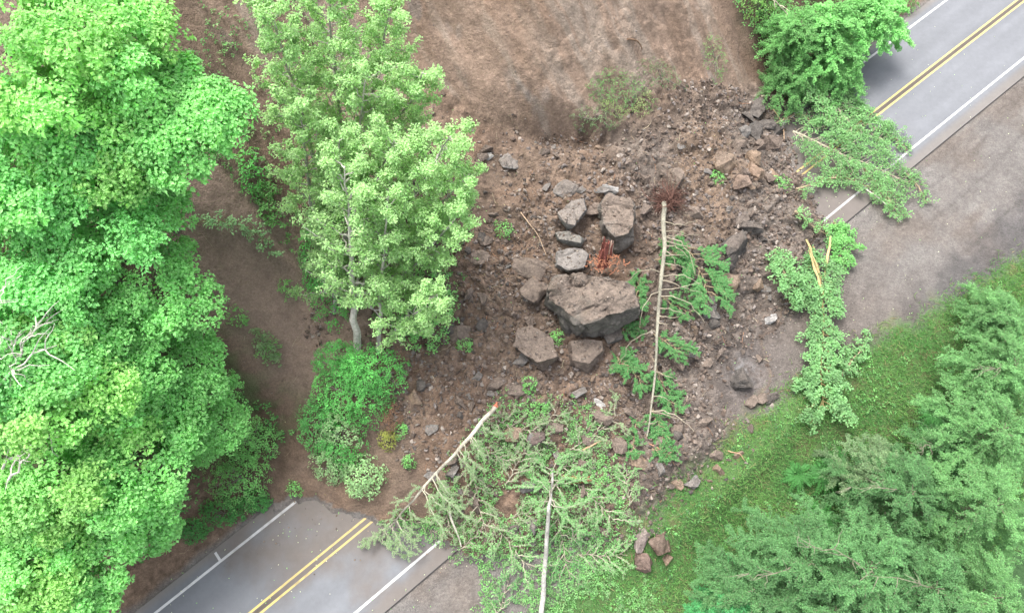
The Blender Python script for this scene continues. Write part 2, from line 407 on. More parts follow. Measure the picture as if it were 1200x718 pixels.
# ---------------------------------------------------------------- rocks
FWD = np.array([0, math.sin(TILT), -math.cos(TILT)])
def mpp(q): return float((np.asarray(q)-np.array([0, 0, CAMH]))@FWD)/FPX          # metres per photograph pixel at a point
def hull(points, cuts=2, disp=.05, seed=0, scale=1.5):
    bm = bmesh.new()
    for p in points: bm.verts.new(p)
    r = bmesh.ops.convex_hull(bm, input=bm.verts)
    bmesh.ops.delete(bm, geom=list({g for g in r['geom_interior']+r['geom_unused'] if isinstance(g, bmesh.types.BMVert)}), context='VERTS')
    if cuts:
        bmesh.ops.triangulate(bm, faces=bm.faces)
        for _ in range(cuts): bmesh.ops.subdivide_edges(bm, edges=bm.edges, cuts=1, use_grid_fill=True)
        bmesh.ops.triangulate(bm, faces=bm.faces)
    bm.normal_update(); bm.verts.index_update()
    V = np.array([v.co[:] for v in bm.verts]); N = np.array([v.normal[:] for v in bm.verts])
    F = np.array([[v.index for v in f.verts] for f in bm.faces]); bm.free()
    if disp:
        q = V*scale+seed*7.7
        n = noise3(q, seed)+.55*noise3(q*2.3, seed+1)+.35*np.abs(noise3(q*5, seed+2))
        n = n-.9*np.maximum(0, .16-np.abs(noise3(q*.9+3, seed+6)))/.16                              # fractures
        V = V+N*(disp*n)[:, None]
    return V, F, N
def rock_colour(V, N, tone, dust, amt):
    t = sst(.35, .85, N[:, 2]+.35*noise3(V*2.2, 3)+.3*noise3(V*7, 4))*amt
    c = np.asarray(tone)*(1+.22*noise3(V*3.1, 9)+.12*noise3(V*11, 10))[:, None]
    d = np.asarray(dust)*(1+.12*noise3(V*6, 11))[:, None]
    return c*(1-t[:, None])+d*t[:, None]
GR, BR, DK, TN, PL = [.155, .148, .140], [.128, .100, .083], [.075, .069, .064], [.20, .145, .103], [.30, .29, .275]
DU = [.150, .120, .099]
def rock(px, py, w_, h_, ang, label, tone=BR, amt=.7, tall=.55, seed=1, cat='rock', name='rock', group=None, under=1.05, sink=.25, n=8, sharp=.25):
    q = P(px, py, 0); k = mpp(q); a, b_ = w_*k/2, h_*k/2/math.cos(math.radians(12)); H = tall*min(2*a, 2*b_)
    r = np.random.default_rng(seed*31+5)
    pts = []
    A = math.radians(ang); ca, sa = math.cos(A), math.sin(A); tx, ty = r.uniform(-.25, .25, 2)
    for d in nrm(r.normal(size=(17, 3))):
        pw = r.uniform(2.2, 5); d = d/np.sum(np.abs(d)**pw)**(1/pw)*r.uniform(.86, 1.02)
        X, Y = a*d[0]*1.04, b_*d[1]*1.04; zz = .22*H+.72*H*d[2]+tx*X+ty*Y
        pts.append((X*ca-Y*sa, X*sa+Y*ca, zz))
    size = max(a, b_)
    V, F, N = hull(pts, 3 if size > .6 else 2, .075*size, seed, 1.5/size)
    base = np.array([q[0], q[1], q[2]-.06*H])
    bf = Buf(); bf.add(V, F, rock_colour(V/size, N, tone, DU, amt))
    o = bf.build(name, M_rock); o.location = base
    return tag(o, label, cat, group)
def rock_px(top, bottom, H, label, tone, amt, seed, dz=-.3, cat='boulder', name='boulder', disp=.09, topz=None):
    q = P(*np.mean(bottom, 0)); z0 = q[2]
    pts = [PZ(x, y, z0+H+(topz[i] if topz else 0)) for i, (x, y) in enumerate(top)]+[PZ(x, y, z0+dz) for x, y in bottom]
    pts = np.array(pts)-np.array([q[0], q[1], z0])
    pts[:, :2] += np.random.default_rng(seed).normal(0, .09, (len(pts), 2)); V, F, N = hull([tuple(p) for p in pts], 4, disp*1.7, seed, 1.1)
    bf = Buf(); bf.add(V, F, rock_colour(V*.5, N, tone, DU, amt)); o = bf.build(name, M_rock); o.location = (q[0], q[1], z0)
    m = (N[:, 2] > .8) & (V[:, 2] > .25*V[:, 2].max()); GRIT.append((V[m]+[q[0], q[1], z0], float(np.ptp(V[:, 0])*np.ptp(V[:, 1]))))
    return tag(o, label, cat)
GRIT = []
BIG = rock_px([(638, 336), (650, 325), (682, 319), (724, 325), (745, 343), (747, 358), (722, 364), (686, 378), (660, 364), (641, 350)],
        [(637, 360), (664, 392), (680, 400), (700, 395), (724, 382), (747, 370), (741, 350), (680, 338), (645, 345)], 2.3,
        'largest boulder, broad dusty brown top and dark undercut front, below the red shattered stump', [.11, .10, .088], 1.0, 3,
        topz=[.1, .2, .3, .3, .1, -.3, -.5, -.35, -.2, 0], disp=.13)
rock_px([(608, 384), (622, 382), (645, 396), (655, 416), (640, 420), (628, 422), (604, 408)], [(606, 392), (620, 392), (650, 402), (658, 420), (637, 434), (610, 416), (603, 404)], 1.0,
        'pointed flat-topped brown boulder just below and left of the largest boulder', BR, .85, 5, disp=.07)
rock_px([(668, 402), (685, 396), (704, 402), (706, 414), (690, 426), (670, 420)], [(664, 410), (684, 402), (706, 408), (705, 424), (690, 436), (668, 428)], .8,
        'dusty brown boulder directly under the front tip of the largest boulder', BR, .85, 6, disp=.07)
rock_px([(652, 295), (664, 290), (684, 288), (690, 300), (684, 312), (664, 316), (653, 308)], [(652, 302), (660, 296), (684, 296), (691, 308), (684, 318), (662, 320), (653, 314)], 1.1,
        'pale grey cracked boulder just left of the red shattered stump', [.185, .178, .170], .35, 7, disp=.06)
rock_px([(654, 270), (668, 270), (684, 278), (682, 286), (668, 284), (654, 280)], [(653, 278), (668, 276), (686, 284), (682, 292), (664, 292), (652, 284)], .8,
        'slim greenish grey rock lying on top edge of the pale cracked boulder', [.165, .165, .152], .4, 8, disp=.05, cat='rock', name='rock')
rock_px([(655, 250), (672, 236), (682, 232), (686, 246), (674, 262), (668, 264), (658, 258)], [(655, 256), (672, 244), (686, 240), (688, 252), (672, 272), (664, 272), (656, 262)], .9,
        'angular kite-shaped grey boulder with pale rim above slim greenish rock', [.2, .19, .178], .6, 9, disp=.06)
rock_px([(706, 238), (716, 228), (738, 230), (744, 250), (738, 272), (722, 276), (708, 262)], [(703, 250), (712, 236), (742, 240), (747, 262), (740, 286), (722, 291), (706, 276)], 1.6,
        'tall rounded brown boulder with dusty top, upper right of the red shattered stump', [.14, .125, .11], 1., 10, disp=.1)
RK = [
 (628, 341, 30, 26, 20, 'half-buried brown block touching the upper left side of the largest boulder', BR, .8, .5),
 (622, 314, 34, 26, -10, 'low rounded dusty block left of the pale cracked boulder', BR, .9, .4),
 (713, 222, 18, 13, 10, 'small pale grey rock resting above the tall rounded brown boulder', PL, .1, .6),
 (702, 250, 15, 24, 80, 'narrow brown rock leaning on left side of the tall rounded boulder', BR, .6, .6),
 (744, 362, 24, 14, 10, 'grey slab at the right corner of the largest boulder', GR, .4, .6),
 (716, 392, 26, 18, 20, 'dark broken block under the right flank of the largest boulder', DK, .3, .6),
 (662, 222, 18, 22, 70, 'small upright grey rock at the top of the boulder pile', GR, .6, .5),
 (596, 190, 20, 16, 120, 'lone tilted grey slab in fine soil near the bright tree crown', GR, .5, .4),
 (572, 184, 12, 8, 0, 'little pale stone beside the edge of the bright tree crown', PL, .2, .5),
 (568, 283, 16, 12, 0, 'small brown rock left of the green seedling in rubble', BR, .7, .5),
 (556, 304, 30, 16, 20, 'wide low brown rock near the right edge of the bright tree', BR, .8, .4),
 (582, 450, 18, 16, 0, 'brown rock in the dark soil above the broken pale leaning trunk', BR, .6, .5),
 (603, 456, 26, 12, 0, 'flat brown slab in dark soil left of the white shard', BR, .7, .4),
 (702, 471, 16, 8, -55, 'white splinter-shaped shard of rock alone in rubble', PL, 0, .5),
 (702, 490, 24, 15, 0, 'oval dusty brown rock just under the white shard', BR, .9, .5),
 (725, 521, 17, 18, 0, 'brown block near the tip of the long bare trunk', BR, .7, .6),
 (690, 516, 14, 10, 0, 'small brown rock left of the block by the trunk tip', BR, .6, .5),
 (602, 511, 20, 16, 10, 'grey brown rock among lichen green boughs right of the pale leaning trunk', TN, .4, .6),
 (628, 512, 18, 14, 30, 'dark purple brown rock between two lichen green boughs', [.10, .075, .07], .4, .6),
 (618, 569, 14, 14, 0, 'round pinkish grey rock surrounded by lichen green boughs', GR, .5, .6),
 (601, 621, 16, 12, 0, 'dark brown stone beside the lower fallen trunk', DK, .3, .6),
 (747, 536, 20, 22, 60, 'tan brown block at the lower edge of the rubble', TN, .5, .5),
 (793, 567, 13, 9, -20, 'reddish tan stone at the toe of the slide by the grass', TN, .3, .6),
 (752, 631, 16, 28, -15, 'pale pinkish upright slab, tallest of the rocks on the grass edge', [.20, .165, .15], .2, .7),
 (771, 637, 26, 22, 20, 'rounded brown rock right of the pale upright slab on the grass edge', [.12, .085, .065], .4, .6),
 (753, 659, 18, 20, 10, 'reddish brown rock below the pale upright slab on the grass edge', [.13, .09, .075], .3, .7),
 (782, 655, 10, 11, 10, 'smallest orange brown stone in the cluster on the grass edge', TN, .2, .6),
 (867, 446, 24, 24, 40, 'dark crumbled rock on the dusty pavement amid pale impact dust', DK, .2, .6),
 (905, 468, 16, 12, 20, 'dark stone on dusty pavement near the broken sapling', DK, .3, .5),
 (902, 374, 13, 10, 15, 'light grey rock alone on the dusty pavement edge left of the broken sapling', PL, .2, .6),
 (833, 368, 18, 14, 10, 'grey block below the tan rock and green bough', GR, .4, .6),
 (852, 334, 24, 20, 30, 'tan rounded rock at the right tip of the green conifer bough', TN, .5, .6),
 (860, 297, 30, 32, 20, 'large dark brown boulder right of the green conifer bough', DK, .5, .7),
 (851, 312, 16, 12, 30, 'dark block tucked below the large dark brown boulder', DK, .3, .6),
 (878, 268, 26, 16, -10, 'dark angular slab above right of the large dark brown boulder', DK, .4, .6),
 (866, 258, 20, 14, 20, 'dark brown rock uppermost of the three dark rocks', DK, .6, .6),
 (884, 128, 18, 26, -25, 'long dark grey slab standing at the top of the stone cluster', DK, .2, .6),
 (874, 140, 14, 12, 0, 'small dark block left of the long dark slab', DK, .3, .6),
 (885, 157, 14, 22, 15, 'dark grey upright slab in the middle of the stone cluster', DK, .1, .7),
 (897, 147, 18, 10, -10, 'flat dark slab right of the middle slab in the stone cluster', DK, .2, .5),
 (908, 154, 14, 18, 30, 'dark slab at the right end of the stone cluster', DK, .2, .6),
 (903, 169, 18, 14, -30, 'brown grey block beneath the right end of the stone cluster', BR, .3, .6),
 (890, 170, 12, 10, 0, 'small brown block under the middle slab of the stone cluster', BR, .4, .6),
 (872, 156, 13, 11, 0, 'small pale grey block on the left of the stone cluster', GR, .3, .6),
 (850, 193, 26, 22, 10, 'broad tan rock, leftmost and largest of the tan rocks', TN, .6, .5),
 (882, 188, 15, 14, 0, 'tan rock, topmost of the tan rocks below the dark slabs', TN, .2, .7),
 (884, 204, 18, 20, 15, 'bright tan angular rock in the middle of the tan rocks', [.21, .15, .11], .1, .7),
 (868, 214, 17, 14, 0, 'tan rock, lowest of the tan rocks below the dark slabs', [.19, .14, .11], .1, .7),
 (905, 204, 14, 9, -20, 'flat tan rock, rightmost of the tan rocks below the dark slabs', TN, .1, .5),
 (872, 202, 11, 10, 0, 'small dark brown stone wedged between the tan rocks', BR, .1, .6),
 (540, 392, 22, 18, 10, 'dusty brown rock left of the pointed flat-topped boulder', BR, .8, .4),
 (800, 425, 18, 22, 40, 'brown slab right of the long bare trunk below its middle', BR, .7, .5),
 (795, 505, 16, 12, 0, 'low brown rock on rubble right of the trunk tip', BR, .8, .5),
 (650, 500, 18, 12, 0, 'brown rock at the upper edge of the lichen green boughs', BR, .7, .5),
]
for i, (x, y, a, b_, an, lb, tn, am, tl) in enumerate(RK):
    rock(x, y, a*1.25, b_*1.25, an, lb, tn, am, tl, seed=20+i)

# loose fragments: countable ones as copies, the crushed rest as one mass
def proto(seed, n=11):
    r = np.random.default_rng(seed); p = nrm(r.normal(size=(n, 3)))*r.uniform(.75, 1, (n, 1))*np.array([1, r.uniform(.6, .9), r.uniform(.45, .75)])
    return hull([tuple(q) for q in p], 0, 0)
PR = [proto(s) for s in range(10)]
gb = Buf()
for Vg, ar in GRIT:
    if not len(Vg): continue
    for i in range(int(ar*22)):
        c_ = Vg[int(RNG.integers(len(Vg)))]+RNG.normal(0, .05, 3)*[1, 1, 0]; V, F, _ = PR[int(RNG.integers(10))]; a = RNG.uniform(0, 6.3); z_ = .015+.10*RNG.random()**3
        W_ = np.stack([V[:, 0]*math.cos(a)-V[:, 1]*math.sin(a), V[:, 0]*math.sin(a)+V[:, 1]*math.cos(a), V[:, 2]], 1)*z_+c_+[0, 0, z_*.25]
        gb.add(W_, F, np.array([[.15, .12, .10], [.12, .09, .072], [.19, .16, .135], [.10, .085, .075]][int(RNG.integers(4))])*RNG.uniform(.8, 1.2))
tag(gb.build('boulder_grit', M_rock), 'stones and crumbs of soil lying on the boulder tops', 'grit', kind='stuff')
def in_rubble(x, y):
    _, d, fs = height(x, y, True); u, v = uv(x, y)
    return (d > .25) & (fs > .05) & (u > -19)
fp = []
FT = [(BR, .5), (GR, .35), (DK, .2), (TN, .4), ([.13, .105, .09], .6), (DU, .5)]
for i in range(12):
    V, F, N = hull([tuple(q) for q in PR[i % 10][0]], 1, .05, i, 2)
    bf = Buf(); bf.add(V, F, rock_colour(V, N, FT[i % 6][0], DU, FT[i % 6][1]*1.2))
    o = bf.build('rock_fragment', M_rock); fp.append(tag(o, 'one of many small angular rock fragments scattered over the crushed slide rubble', 'rock fragment', 'small rock fragments in the rubble'))
cand = []
while len(cand) < 295:
    px, py = RNG.uniform(470, 960), RNG.uniform(165, 640)
    q = P(px, py)
    if not in_rubble(q[:1], q[1:2])[0]: continue
    if 635 < px < 755 and 225 < py < 400: continue
    cand.append(q)
for i, q in enumerate(cand):
    o = fp[i] if i < 12 else fp[int(RNG.integers(12))].copy()
    if i >= 12: SC.collection.objects.link(o)
    s_ = .18+.55*RNG.random()**2.4
    o.location = (q[0], q[1], q[2]+s_*.15); o.scale = (s_,)*3
    o.rotation_euler = (RNG.uniform(-.5, .5), RNG.uniform(-.5, .5), RNG.uniform(0, 6.3))
def scatter(n, box, ok, smin, smax, pw, name, label, cat, tones, lift=.1, dens=None):
    x = RNG.uniform(box[0], box[1], n); y = RNG.uniform(box[2], box[3], n)
    m = ok(x, y); x, y = x[m], y[m]; z = height(x, y); n = len(x)
    uu, vv = uv(x, y); z = np.where((vv < 4.15) & (vv > -4.4), np.maximum(z, .004), z)
    s_ = smin+(smax-smin)*RNG.random(n)**pw; a = RNG.uniform(0, 2*pi, n); tl = RNG.uniform(-.6, .6, n)
    ti = RNG.integers(len(tones), size=n); br = RNG.uniform(.7, 1.3, n); pi_ = RNG.integers(len(PR), size=n)
    bf = Buf()
    for k in range(len(PR)):
        V, F, _ = PR[k]; sel = np.where(pi_ == k)[0]
        if not len(sel): continue
        ca, sa, ct, st_ = np.cos(a[sel]), np.sin(a[sel]), np.cos(tl[sel]), np.sin(tl[sel])
        X = V[None, :, 0]*ct[:, None]+V[None, :, 2]*st_[:, None]; Zz = -V[None, :, 0]*st_[:, None]+V[None, :, 2]*ct[:, None]; Y = V[None, :, 1]
        W_ = np.stack([(X*ca[:, None]-Y*sa[:, None])*s_[sel, None]+x[sel, None], (X*sa[:, None]+Y*ca[:, None])*s_[sel, None]+y[sel, None], Zz*s_[sel, None]+z[sel, None]+lift*s_[sel, None]], -1)
        FF = (F[None]+(np.arange(len(sel))*len(V))[:, None, None]).reshape(-1, 3)
        cc = np.asarray(tones)[ti[sel]]*br[sel, None]
        bf.add(W_.reshape(-1, 3), FF, np.repeat(cc, len(V), 0))
    return tag(bf.build(name, M_rock), label, cat, kind='stuff')
def ok_rub(x, y):
    _, d, fs = height(x, y, True); u, v = uv(x, y)
    p = np.clip(.12+.75*sst(12.5, 6, v)*sst(-18, -10, u+2*noise2(x*.3, y*.3, 9))+1.0*fbm2(x*.33, y*.33, 3, 301)+.25*sst(5, 9, u)*sst(2, 6, v), .05, 1)*(1-.9*mudz(u, v))
    return (d > -.2) & (fs > -.1) & (u > -19.5) & (RNG.random(x.shape) < p)
scatter(80000, (-14, 25, 0, 30), ok_rub, .03, .24, 3.6, 'rubble', 'crushed brown rock and gravel covering the slide', 'rubble',
        [BR, [.13, .10, .08], [.15, .13, .12], [.09, .076, .068], [.12, .09, .073], [.15, .12, .10], [.105, .080, .066], [.13, .10, .08], [.22, .19, .165]])
def ok_loose(x, y):
    _, d, fs = height(x, y, True); u, v = uv(x, y)
    return (np.abs(d+.2) < 1.8*RNG.random(x.shape)**2) & (v < 5)
scatter(9000, (-16, 25, -2, 30), ok_loose, .02, .09, 3, 'loose_stones', 'small stones rolled out past the edge of the slide', 'stones', [BR, GR, DK, TN])
def ok_turn(x, y):
    _, d, fs = height(x, y, True); u, v = uv(x, y); return (d < 0) & (v < -4.5) & (v > -14) & (RNG.random(x.shape) < .25+.75*np.clip(fbm2(x*.5, y*.5, 3, 302)*2, 0, 1)*sst(-7, -11, v))
scatter(26000, (-12, 46, -8, 40), ok_turn, .012, .05, 4, 'shoulder_gravel', 'loose gravel on the dusty turnout beside the road', 'gravel', [BR, GR, [.2, .19, .18], [.09, .08, .075]])
def ok_edge(x, y):
    _, d, fs = height(x, y, True); u, v = uv(x, y); return (d < 0) & (d > -7) & (v < 4.5) & (v > -10) & (RNG.random(x.shape) < np.exp(d/1.6)*np.clip(.6+fbm2(x*.6, y*.6, 3, 303)*2, .1, 1))
scatter(9000, (-16, 30, -2, 34), ok_edge, .015, .07, 4, 'loose_stones', 'fine stones and crumbs thrown onto the pavement near the slide', 'stones', [BR, GR, [.1, .08, .068], TN])
def ok_scar(x, y):
    _, d, fs = height(x, y, True); u, v = uv(x, y)
    return (v > 6) & (fs <= 0) & (u > -24) & (u < 15) & (RNG.random(x.shape) < .5)
scatter(5000, (-24, 18, 5, 36), ok_scar, .015, .08, 4, 'scar_stones', 'small stones stuck in the bare soil of the scar', 'stones', [BR, TN, GR, DU])

# ---------------------------------------------------------------- plants
MAPC = np.array([.255, .57, .188]); MAPY = np.array([.32, .59, .175]); MAPD = np.array([.205, .53, .175]); ALD = np.array([.33, .52, .225])
BARK = np.array([.17, .15, .125]); PALEB = np.array([.36, .34, .30]); MOSSB = np.array([.14, .15, .07])
UP = np.array([0, 0, 1.])
def under(px, py, H):
    q = P(px, py, H); return q, np.array([q[0], q[1], hz(q[0], q[1])-.1])
def maple(px, py, H, R, col, label, leaf=.175, nros=44, k=17, name='maple_tree', cat='maple', group='maples on the slope', lobes=22, depth=.62, col2=None, dead=0, ros=.33, cover=1.):
    if name == 'maple_tree': H = .86*H; R *= 1.04; px = px-8 if px > 60 else px
    q, base = under(px, py, H); r = RNG; R *= .88
    if name == 'maple_tree' and px > 60: base = base+[-3.6, -1.2, 0]; base[2] = hz(base[0], base[1])-.1
    t = thing(name, base, label, cat, group)
    c = q-base-UP*R*depth*.75
    tb = Buf(); trunk = curve([0, 0, -.3], c*[.9, .9, 1]+UP*.2*R, 9, (r.uniform(-.4, .4), r.uniform(-.4, .4), 0), .06)
    tube(tb, trunk, np.linspace(.12+.012*H, .07, 9), BARK, 8, .08)
    g = np.arange(lobes); zz = 1-1.02*(g+.5)/lobes; ph = g*2.4+r.uniform(0, 6); rr = np.sqrt(np.maximum(0, 1-zz*zz))
    D = np.stack([rr*np.cos(ph), rr*np.sin(ph), zz], 1)+r.normal(0, .12, (lobes, 3))
    jit = r.uniform(.8, 1.12, (lobes, 1))
    Cn = c+D*jit*np.array([R*.76, R*.76, R*depth*.8])
    lb = Buf(); cb = Buf()
    for i in range(lobes):
        st = trunk[int(r.integers(3, 8))]
        pts = curve(st, Cn[i]-UP*.15, 6, UP*-.25*R*.3, .07); tube(lb, pts, np.linspace(.07, .02, 6), BARK*r.uniform(.8, 1.3), 5)
        rl = R*.36*r.uniform(.6, 1.3)
        m = int(nros*(rl/(R*.36))**2)
        d = nrm(randdir(m)+D[i]*.75+UP*.5)
        C = Cn[i]+d*rl*r.uniform(.55, 1.18, (m, 1))*[1, 1, .62]
        cc = col if col2 is None else col*(1-(tt := r.random()**1.2))+col2*tt
        cc = cc*r.uniform(.88, 1.14)
        rosettes(cb, C, nrm(d*.8+UP*.7), ros*r.uniform(.7, 1.15, m), k, leaf, leaf*.85, cc)
    tb.build('trunk', M_bark, t); lb.build('limbs', M_bark, t); cb.build('crown', M_leaf, t)
    for s in range(dead):
        db = Buf(); a = r.uniform(-.6, .9)+pi*.1; d = np.array([math.cos(a), math.sin(a), .1]); e0 = c+UP*(R*depth*.75+.75)-d*R*.45+r.normal(0, .35, 3)*[1, 1, .3]
        main = curve(e0, e0+d*R*r.uniform(.8, 1.1)+UP*.3, 8, (r.uniform(-.3, .3), r.uniform(-.3, .3), .5), .08)
        tube(db, main, np.linspace(.06, .015, 8), PALEB*1.25, 5)
        for j in range(9):
            s0 = main[int(r.integers(1, 7))]; dd = nrm(d+r.normal(0, .8, 3)*[1, 1, .4]); tube(db, curve(s0, s0+dd*r.uniform(.5, 1.6), 5, (0, 0, .15), .05), np.linspace(.03, .008, 5), PALEB*1.25, 4)
        db.build('dead_branch', M_bark, t)
    return t
ML = [
 (35, 30, 12, 3.9, MAPC, 'bright maple crown in the upper left corner of the forest', dict(col2=MAPY)),
 (105, 12, 11, 3.4, MAPY, 'yellowish green maple at the top edge left of the brown soil gap', dict(col2=MAPC)),
 (205, 126, 12, 2.8, MAPC, 'big-leaved mint green maple bulging out over the left brown soil track', dict(nros=46)),
 (112, 130, 11, 3.8, MAPC, 'mint green maple left of the crown that bulges over the soil track', dict(col2=MAPY)),
 (25, 165, 10, 3.7, MAPD, 'darker green maple at the left edge above the bluish one', dict(col2=MAPC)),
 (60, 260, 9, 3.9, MAPD, 'bluish green small-leaved maple on the left with few yellow leaves', dict(leaf=.16, col2=MAPC, nros=50, ros=.28)),
 (138, 230, 8, 2.8, MAPC, 'mid green maple with crown ending at narrowest bend of soil track', dict(leaf=.16, nros=46, ros=.28)),
 (145, 325, 7.5, 3.4, MAPC, 'dense small-leaved maple crown halfway down the left forest', dict(leaf=.15, nros=58, ros=.25)),
 (10, 370, 10, 3.6, MAPD, 'maple with curved pale dead limb at left edge halfway down', dict(dead=1, col2=MAPC)),
 (35, 440, 11, 3.2, MAPY, 'yellow green maple with several whitish dead branches at the left edge', dict(dead=4, col2=MAPC)),
 (110, 420, 8.5, 3.4, MAPC, 'green maple right of the one with whitish dead branches', dict(leaf=.17, nros=48, ros=.28)),
 (190, 425, 6, 2.9, MAPC, 'low maple with fine leaves bordering the soil track at mid height', dict(leaf=.15, nros=50, ros=.25)),
 (50, 540, 10, 3.6, MAPY*.95, 'maple with forked dead twigs and yellow green leaves, low in left forest', dict(dead=2, col2=MAPC)),
 (140, 525, 8.5, 3.5, MAPC*1.05, 'rounded bright maple crown above the bare bank beside the road', dict(leaf=.19)),
 (235, 490, 5, 2.6, MAPC*.95, 'small-leaved maple reaching furthest toward the slide toe above road', dict(leaf=.12, nros=56, ros=.22)),
 (15, 630, 9, 3.3, MAPC, 'maple in the lower left corner of the forest', dict(col2=MAPY)),
 (90, 625, 8, 3.0, MAPC, 'bright maple nearest to the lower left road edge', dict(leaf=.19)),
 (40, 712, 8, 2.8, MAPC, 'maple crown cut by the bottom edge left of the road', dict(leaf=.2)),
 (160, 600, 6.5, 2.0, MAPC, 'narrow maple crown just above the short white tick on road', dict(leaf=.18)),
]
for (x, y, H, R, c, lb, kw) in ML: maple(x, y, H, R, c, lb, **kw)

def shrub(px, py, rx, ry, hh, col, label, leaf=.14, n=120, k=9, ros=.2, name='shrub', cat='shrub', group=None, mat=None, stems=6, aspect=.6, col2=None):
    q = P(px, py); m_ = mpp(q); a, b_ = rx*m_, ry*m_; t = thing(name, q, label, cat, group); r = RNG
    sb = Buf(); cb = Buf()
    d = nrm(randdir(n)+UP*.55); d[:, 2] = np.abs(d[:, 2])
    rad = r.uniform(.35, 1, (n, 1))**.5
    C = d*rad*np.array([a, b_, hh])
    gx, gy = C[:, 0]+q[0], C[:, 1]+q[1]; C[:, 2] += height(gx, gy)-q[2]+.08
    cc = np.repeat(col[None], n, 0)
    if col2 is not None:
        tt = (noise3(C*.9+px, 77) > .1)[:, None]; cc = np.where(tt, col2, cc)
    rosettes(cb, C, nrm(d+UP*.6), ros*r.uniform(.6, 1.2, n), k, leaf, leaf*aspect, cc, cj=.2)
    for i in range(stems):
        e = C[int(r.integers(n))]; tube(sb, curve([0, 0, -.1], e, 6, UP*.2*hh, .03), np.linspace(.04, .01, 6), BARK, 5)
    sb.build('stems', M_bark, t); cb.build('foliage', mat or M_leaf, t)
    return t

def limb_tree(base, top, label, r0=.14, nl=22, ll=2.6, col=ALD, leaf=.125, k=10, ros=.18, ncl=14, bark=PALEB, name='alder_tree', cat='alder', group=None, t0=.25, el=(.3, .9),
              shape=None, clamp=False, plane=None, sag=(0, 0, 0), mat=None, leafcol2=None, aspect=.75, twig=4, tdown=0., broken=None, foliage='crown'):
    base = np.asarray(base, float); top = np.asarray(top, float); r = RNG
    t = thing(name, base, label, cat, group); ax = top-base; Lx = np.linalg.norm(ax); axn = ax/Lx
    stem = curve([0, 0, -.2 if not clamp else 0], ax, 14, sag, .05 if Lx > 5 else .02)
    if clamp:
        g = height(stem[:, 0]+base[0], stem[:, 1]+base[1])-base[2]; stem[:, 2] = np.maximum(stem[:, 2], g+r0*.6)
    tb = Buf(); tube(tb, stem, np.linspace(r0, .025, 14), np.asarray(bark)*(1+.2*RNG.uniform(-1, 1, (14, 1))), 8, .07)
    lb = Buf(); cb = Buf()
    a1 = nrm(np.cross(axn, UP if abs(axn[2]) < .9 else np.array([1., 0, 0]))); a2 = np.cross(axn, a1)
    CC = []; NN = []
    for i in range(nl):
        tt = t0+(1-t0)*(i+r.uniform(0, 1))/nl; f = tt*13; j = min(int(f), 12); s0 = stem[j]*(1-(f-j))+stem[j+1]*(f-j)
        ph = i*2.4+r.uniform(-.5, .5)
        if plane is not None: ph = (0 if i % 2 else pi)+r.uniform(-plane, plane)
        e = r.uniform(*el)
        d = (a1*math.cos(ph)+a2*math.sin(ph))*math.cos(e)+axn*math.sin(e)
        L = ll*(shape(tt) if shape else (1.15-.75*tt))*r.uniform(.75, 1.2)
        pts = curve(s0, s0+d*L, 8, (0, 0, -.06*L), .035*L**.5)
        pts[:, 2] += (np.linspace(0, 1, 8)**2)*(-tdown*L if tdown else .18*L*(not clamp))
        if clamp:
            g = height(pts[:, 0]+base[0], pts[:, 1]+base[1])-base[2]; pts[:, 2] = np.maximum(pts[:, 2], g+.05); pts[:, 2] = np.minimum(pts[:, 2], g+.15+r0+1.2)
        tube(lb, pts, np.linspace(r0*.32*(1.2-tt*.7), .008, 8), np.asarray(bark)*r.uniform(.75, 1.15), 5)
        br = [pts]
        for w_ in range(twig):
            s1 = pts[int(r.integers(2, 7))]; dd = nrm(d+r.normal(0, .55, 3)*[1, 1, .6]+UP*(.25 if not clamp else 0)); l2 = L*r.uniform(.25, .5)
            p2 = curve(s1, s1+dd*l2, 5, (0, 0, .03), .02)
            if clamp:
                g = height(p2[:, 0]+base[0], p2[:, 1]+base[1])-base[2]; p2[:, 2] = np.clip(p2[:, 2], g+.05, g+1.4)
            tube(lb, p2, np.linspace(.014, .005, 5), np.asarray(bark)*.9, 4); br.append(p2)
        for b_i, p in enumerate(br):
            m = ncl if b_i == 0 else max(2, ncl//3)
            s = r.uniform(.35 if b_i == 0 else .2, 1, m)*(len(p)-1); jj = np.minimum(s.astype(int), len(p)-2); fr = (s-jj)[:, None]
            C = p[jj]*(1-fr)+p[jj+1]*fr+r.normal(0, .06+.02*L, (m, 3))
            CC.append(C); NN.append(np.repeat((UP*.9+d*.4)[None], m, 0))
    C = np.concatenate(CC); N = nrm(np.concatenate(NN)+.3*randdir(len(C)))
    if clamp:
        g = height(C[:, 0]+base[0], C[:, 1]+base[1])-base[2]; C[:, 2] = np.maximum(C[:, 2], g+.06)
    cc = np.repeat(np.asarray(col)[None], len(C), 0)
    if leafcol2 is not None: cc = np.where((noise3(C*.7, 31) > .1)[:, None], leafcol2, cc)
    rosettes(cb, C, N, ros*r.uniform(.6, 1.2, len(C)), k, leaf, leaf*aspect, cc, cj=.18)
    tb.build('trunk', M_bark, t); lb.build('branches', M_bark, t); cb.build(foliage, mat or M_leaf, t)
    return t
def lean(bpx, tpx, H):
    b_ = P(*bpx); b_[2] -= .1; return b_, PZ(tpx[0], tpx[1], b_[2]+H)
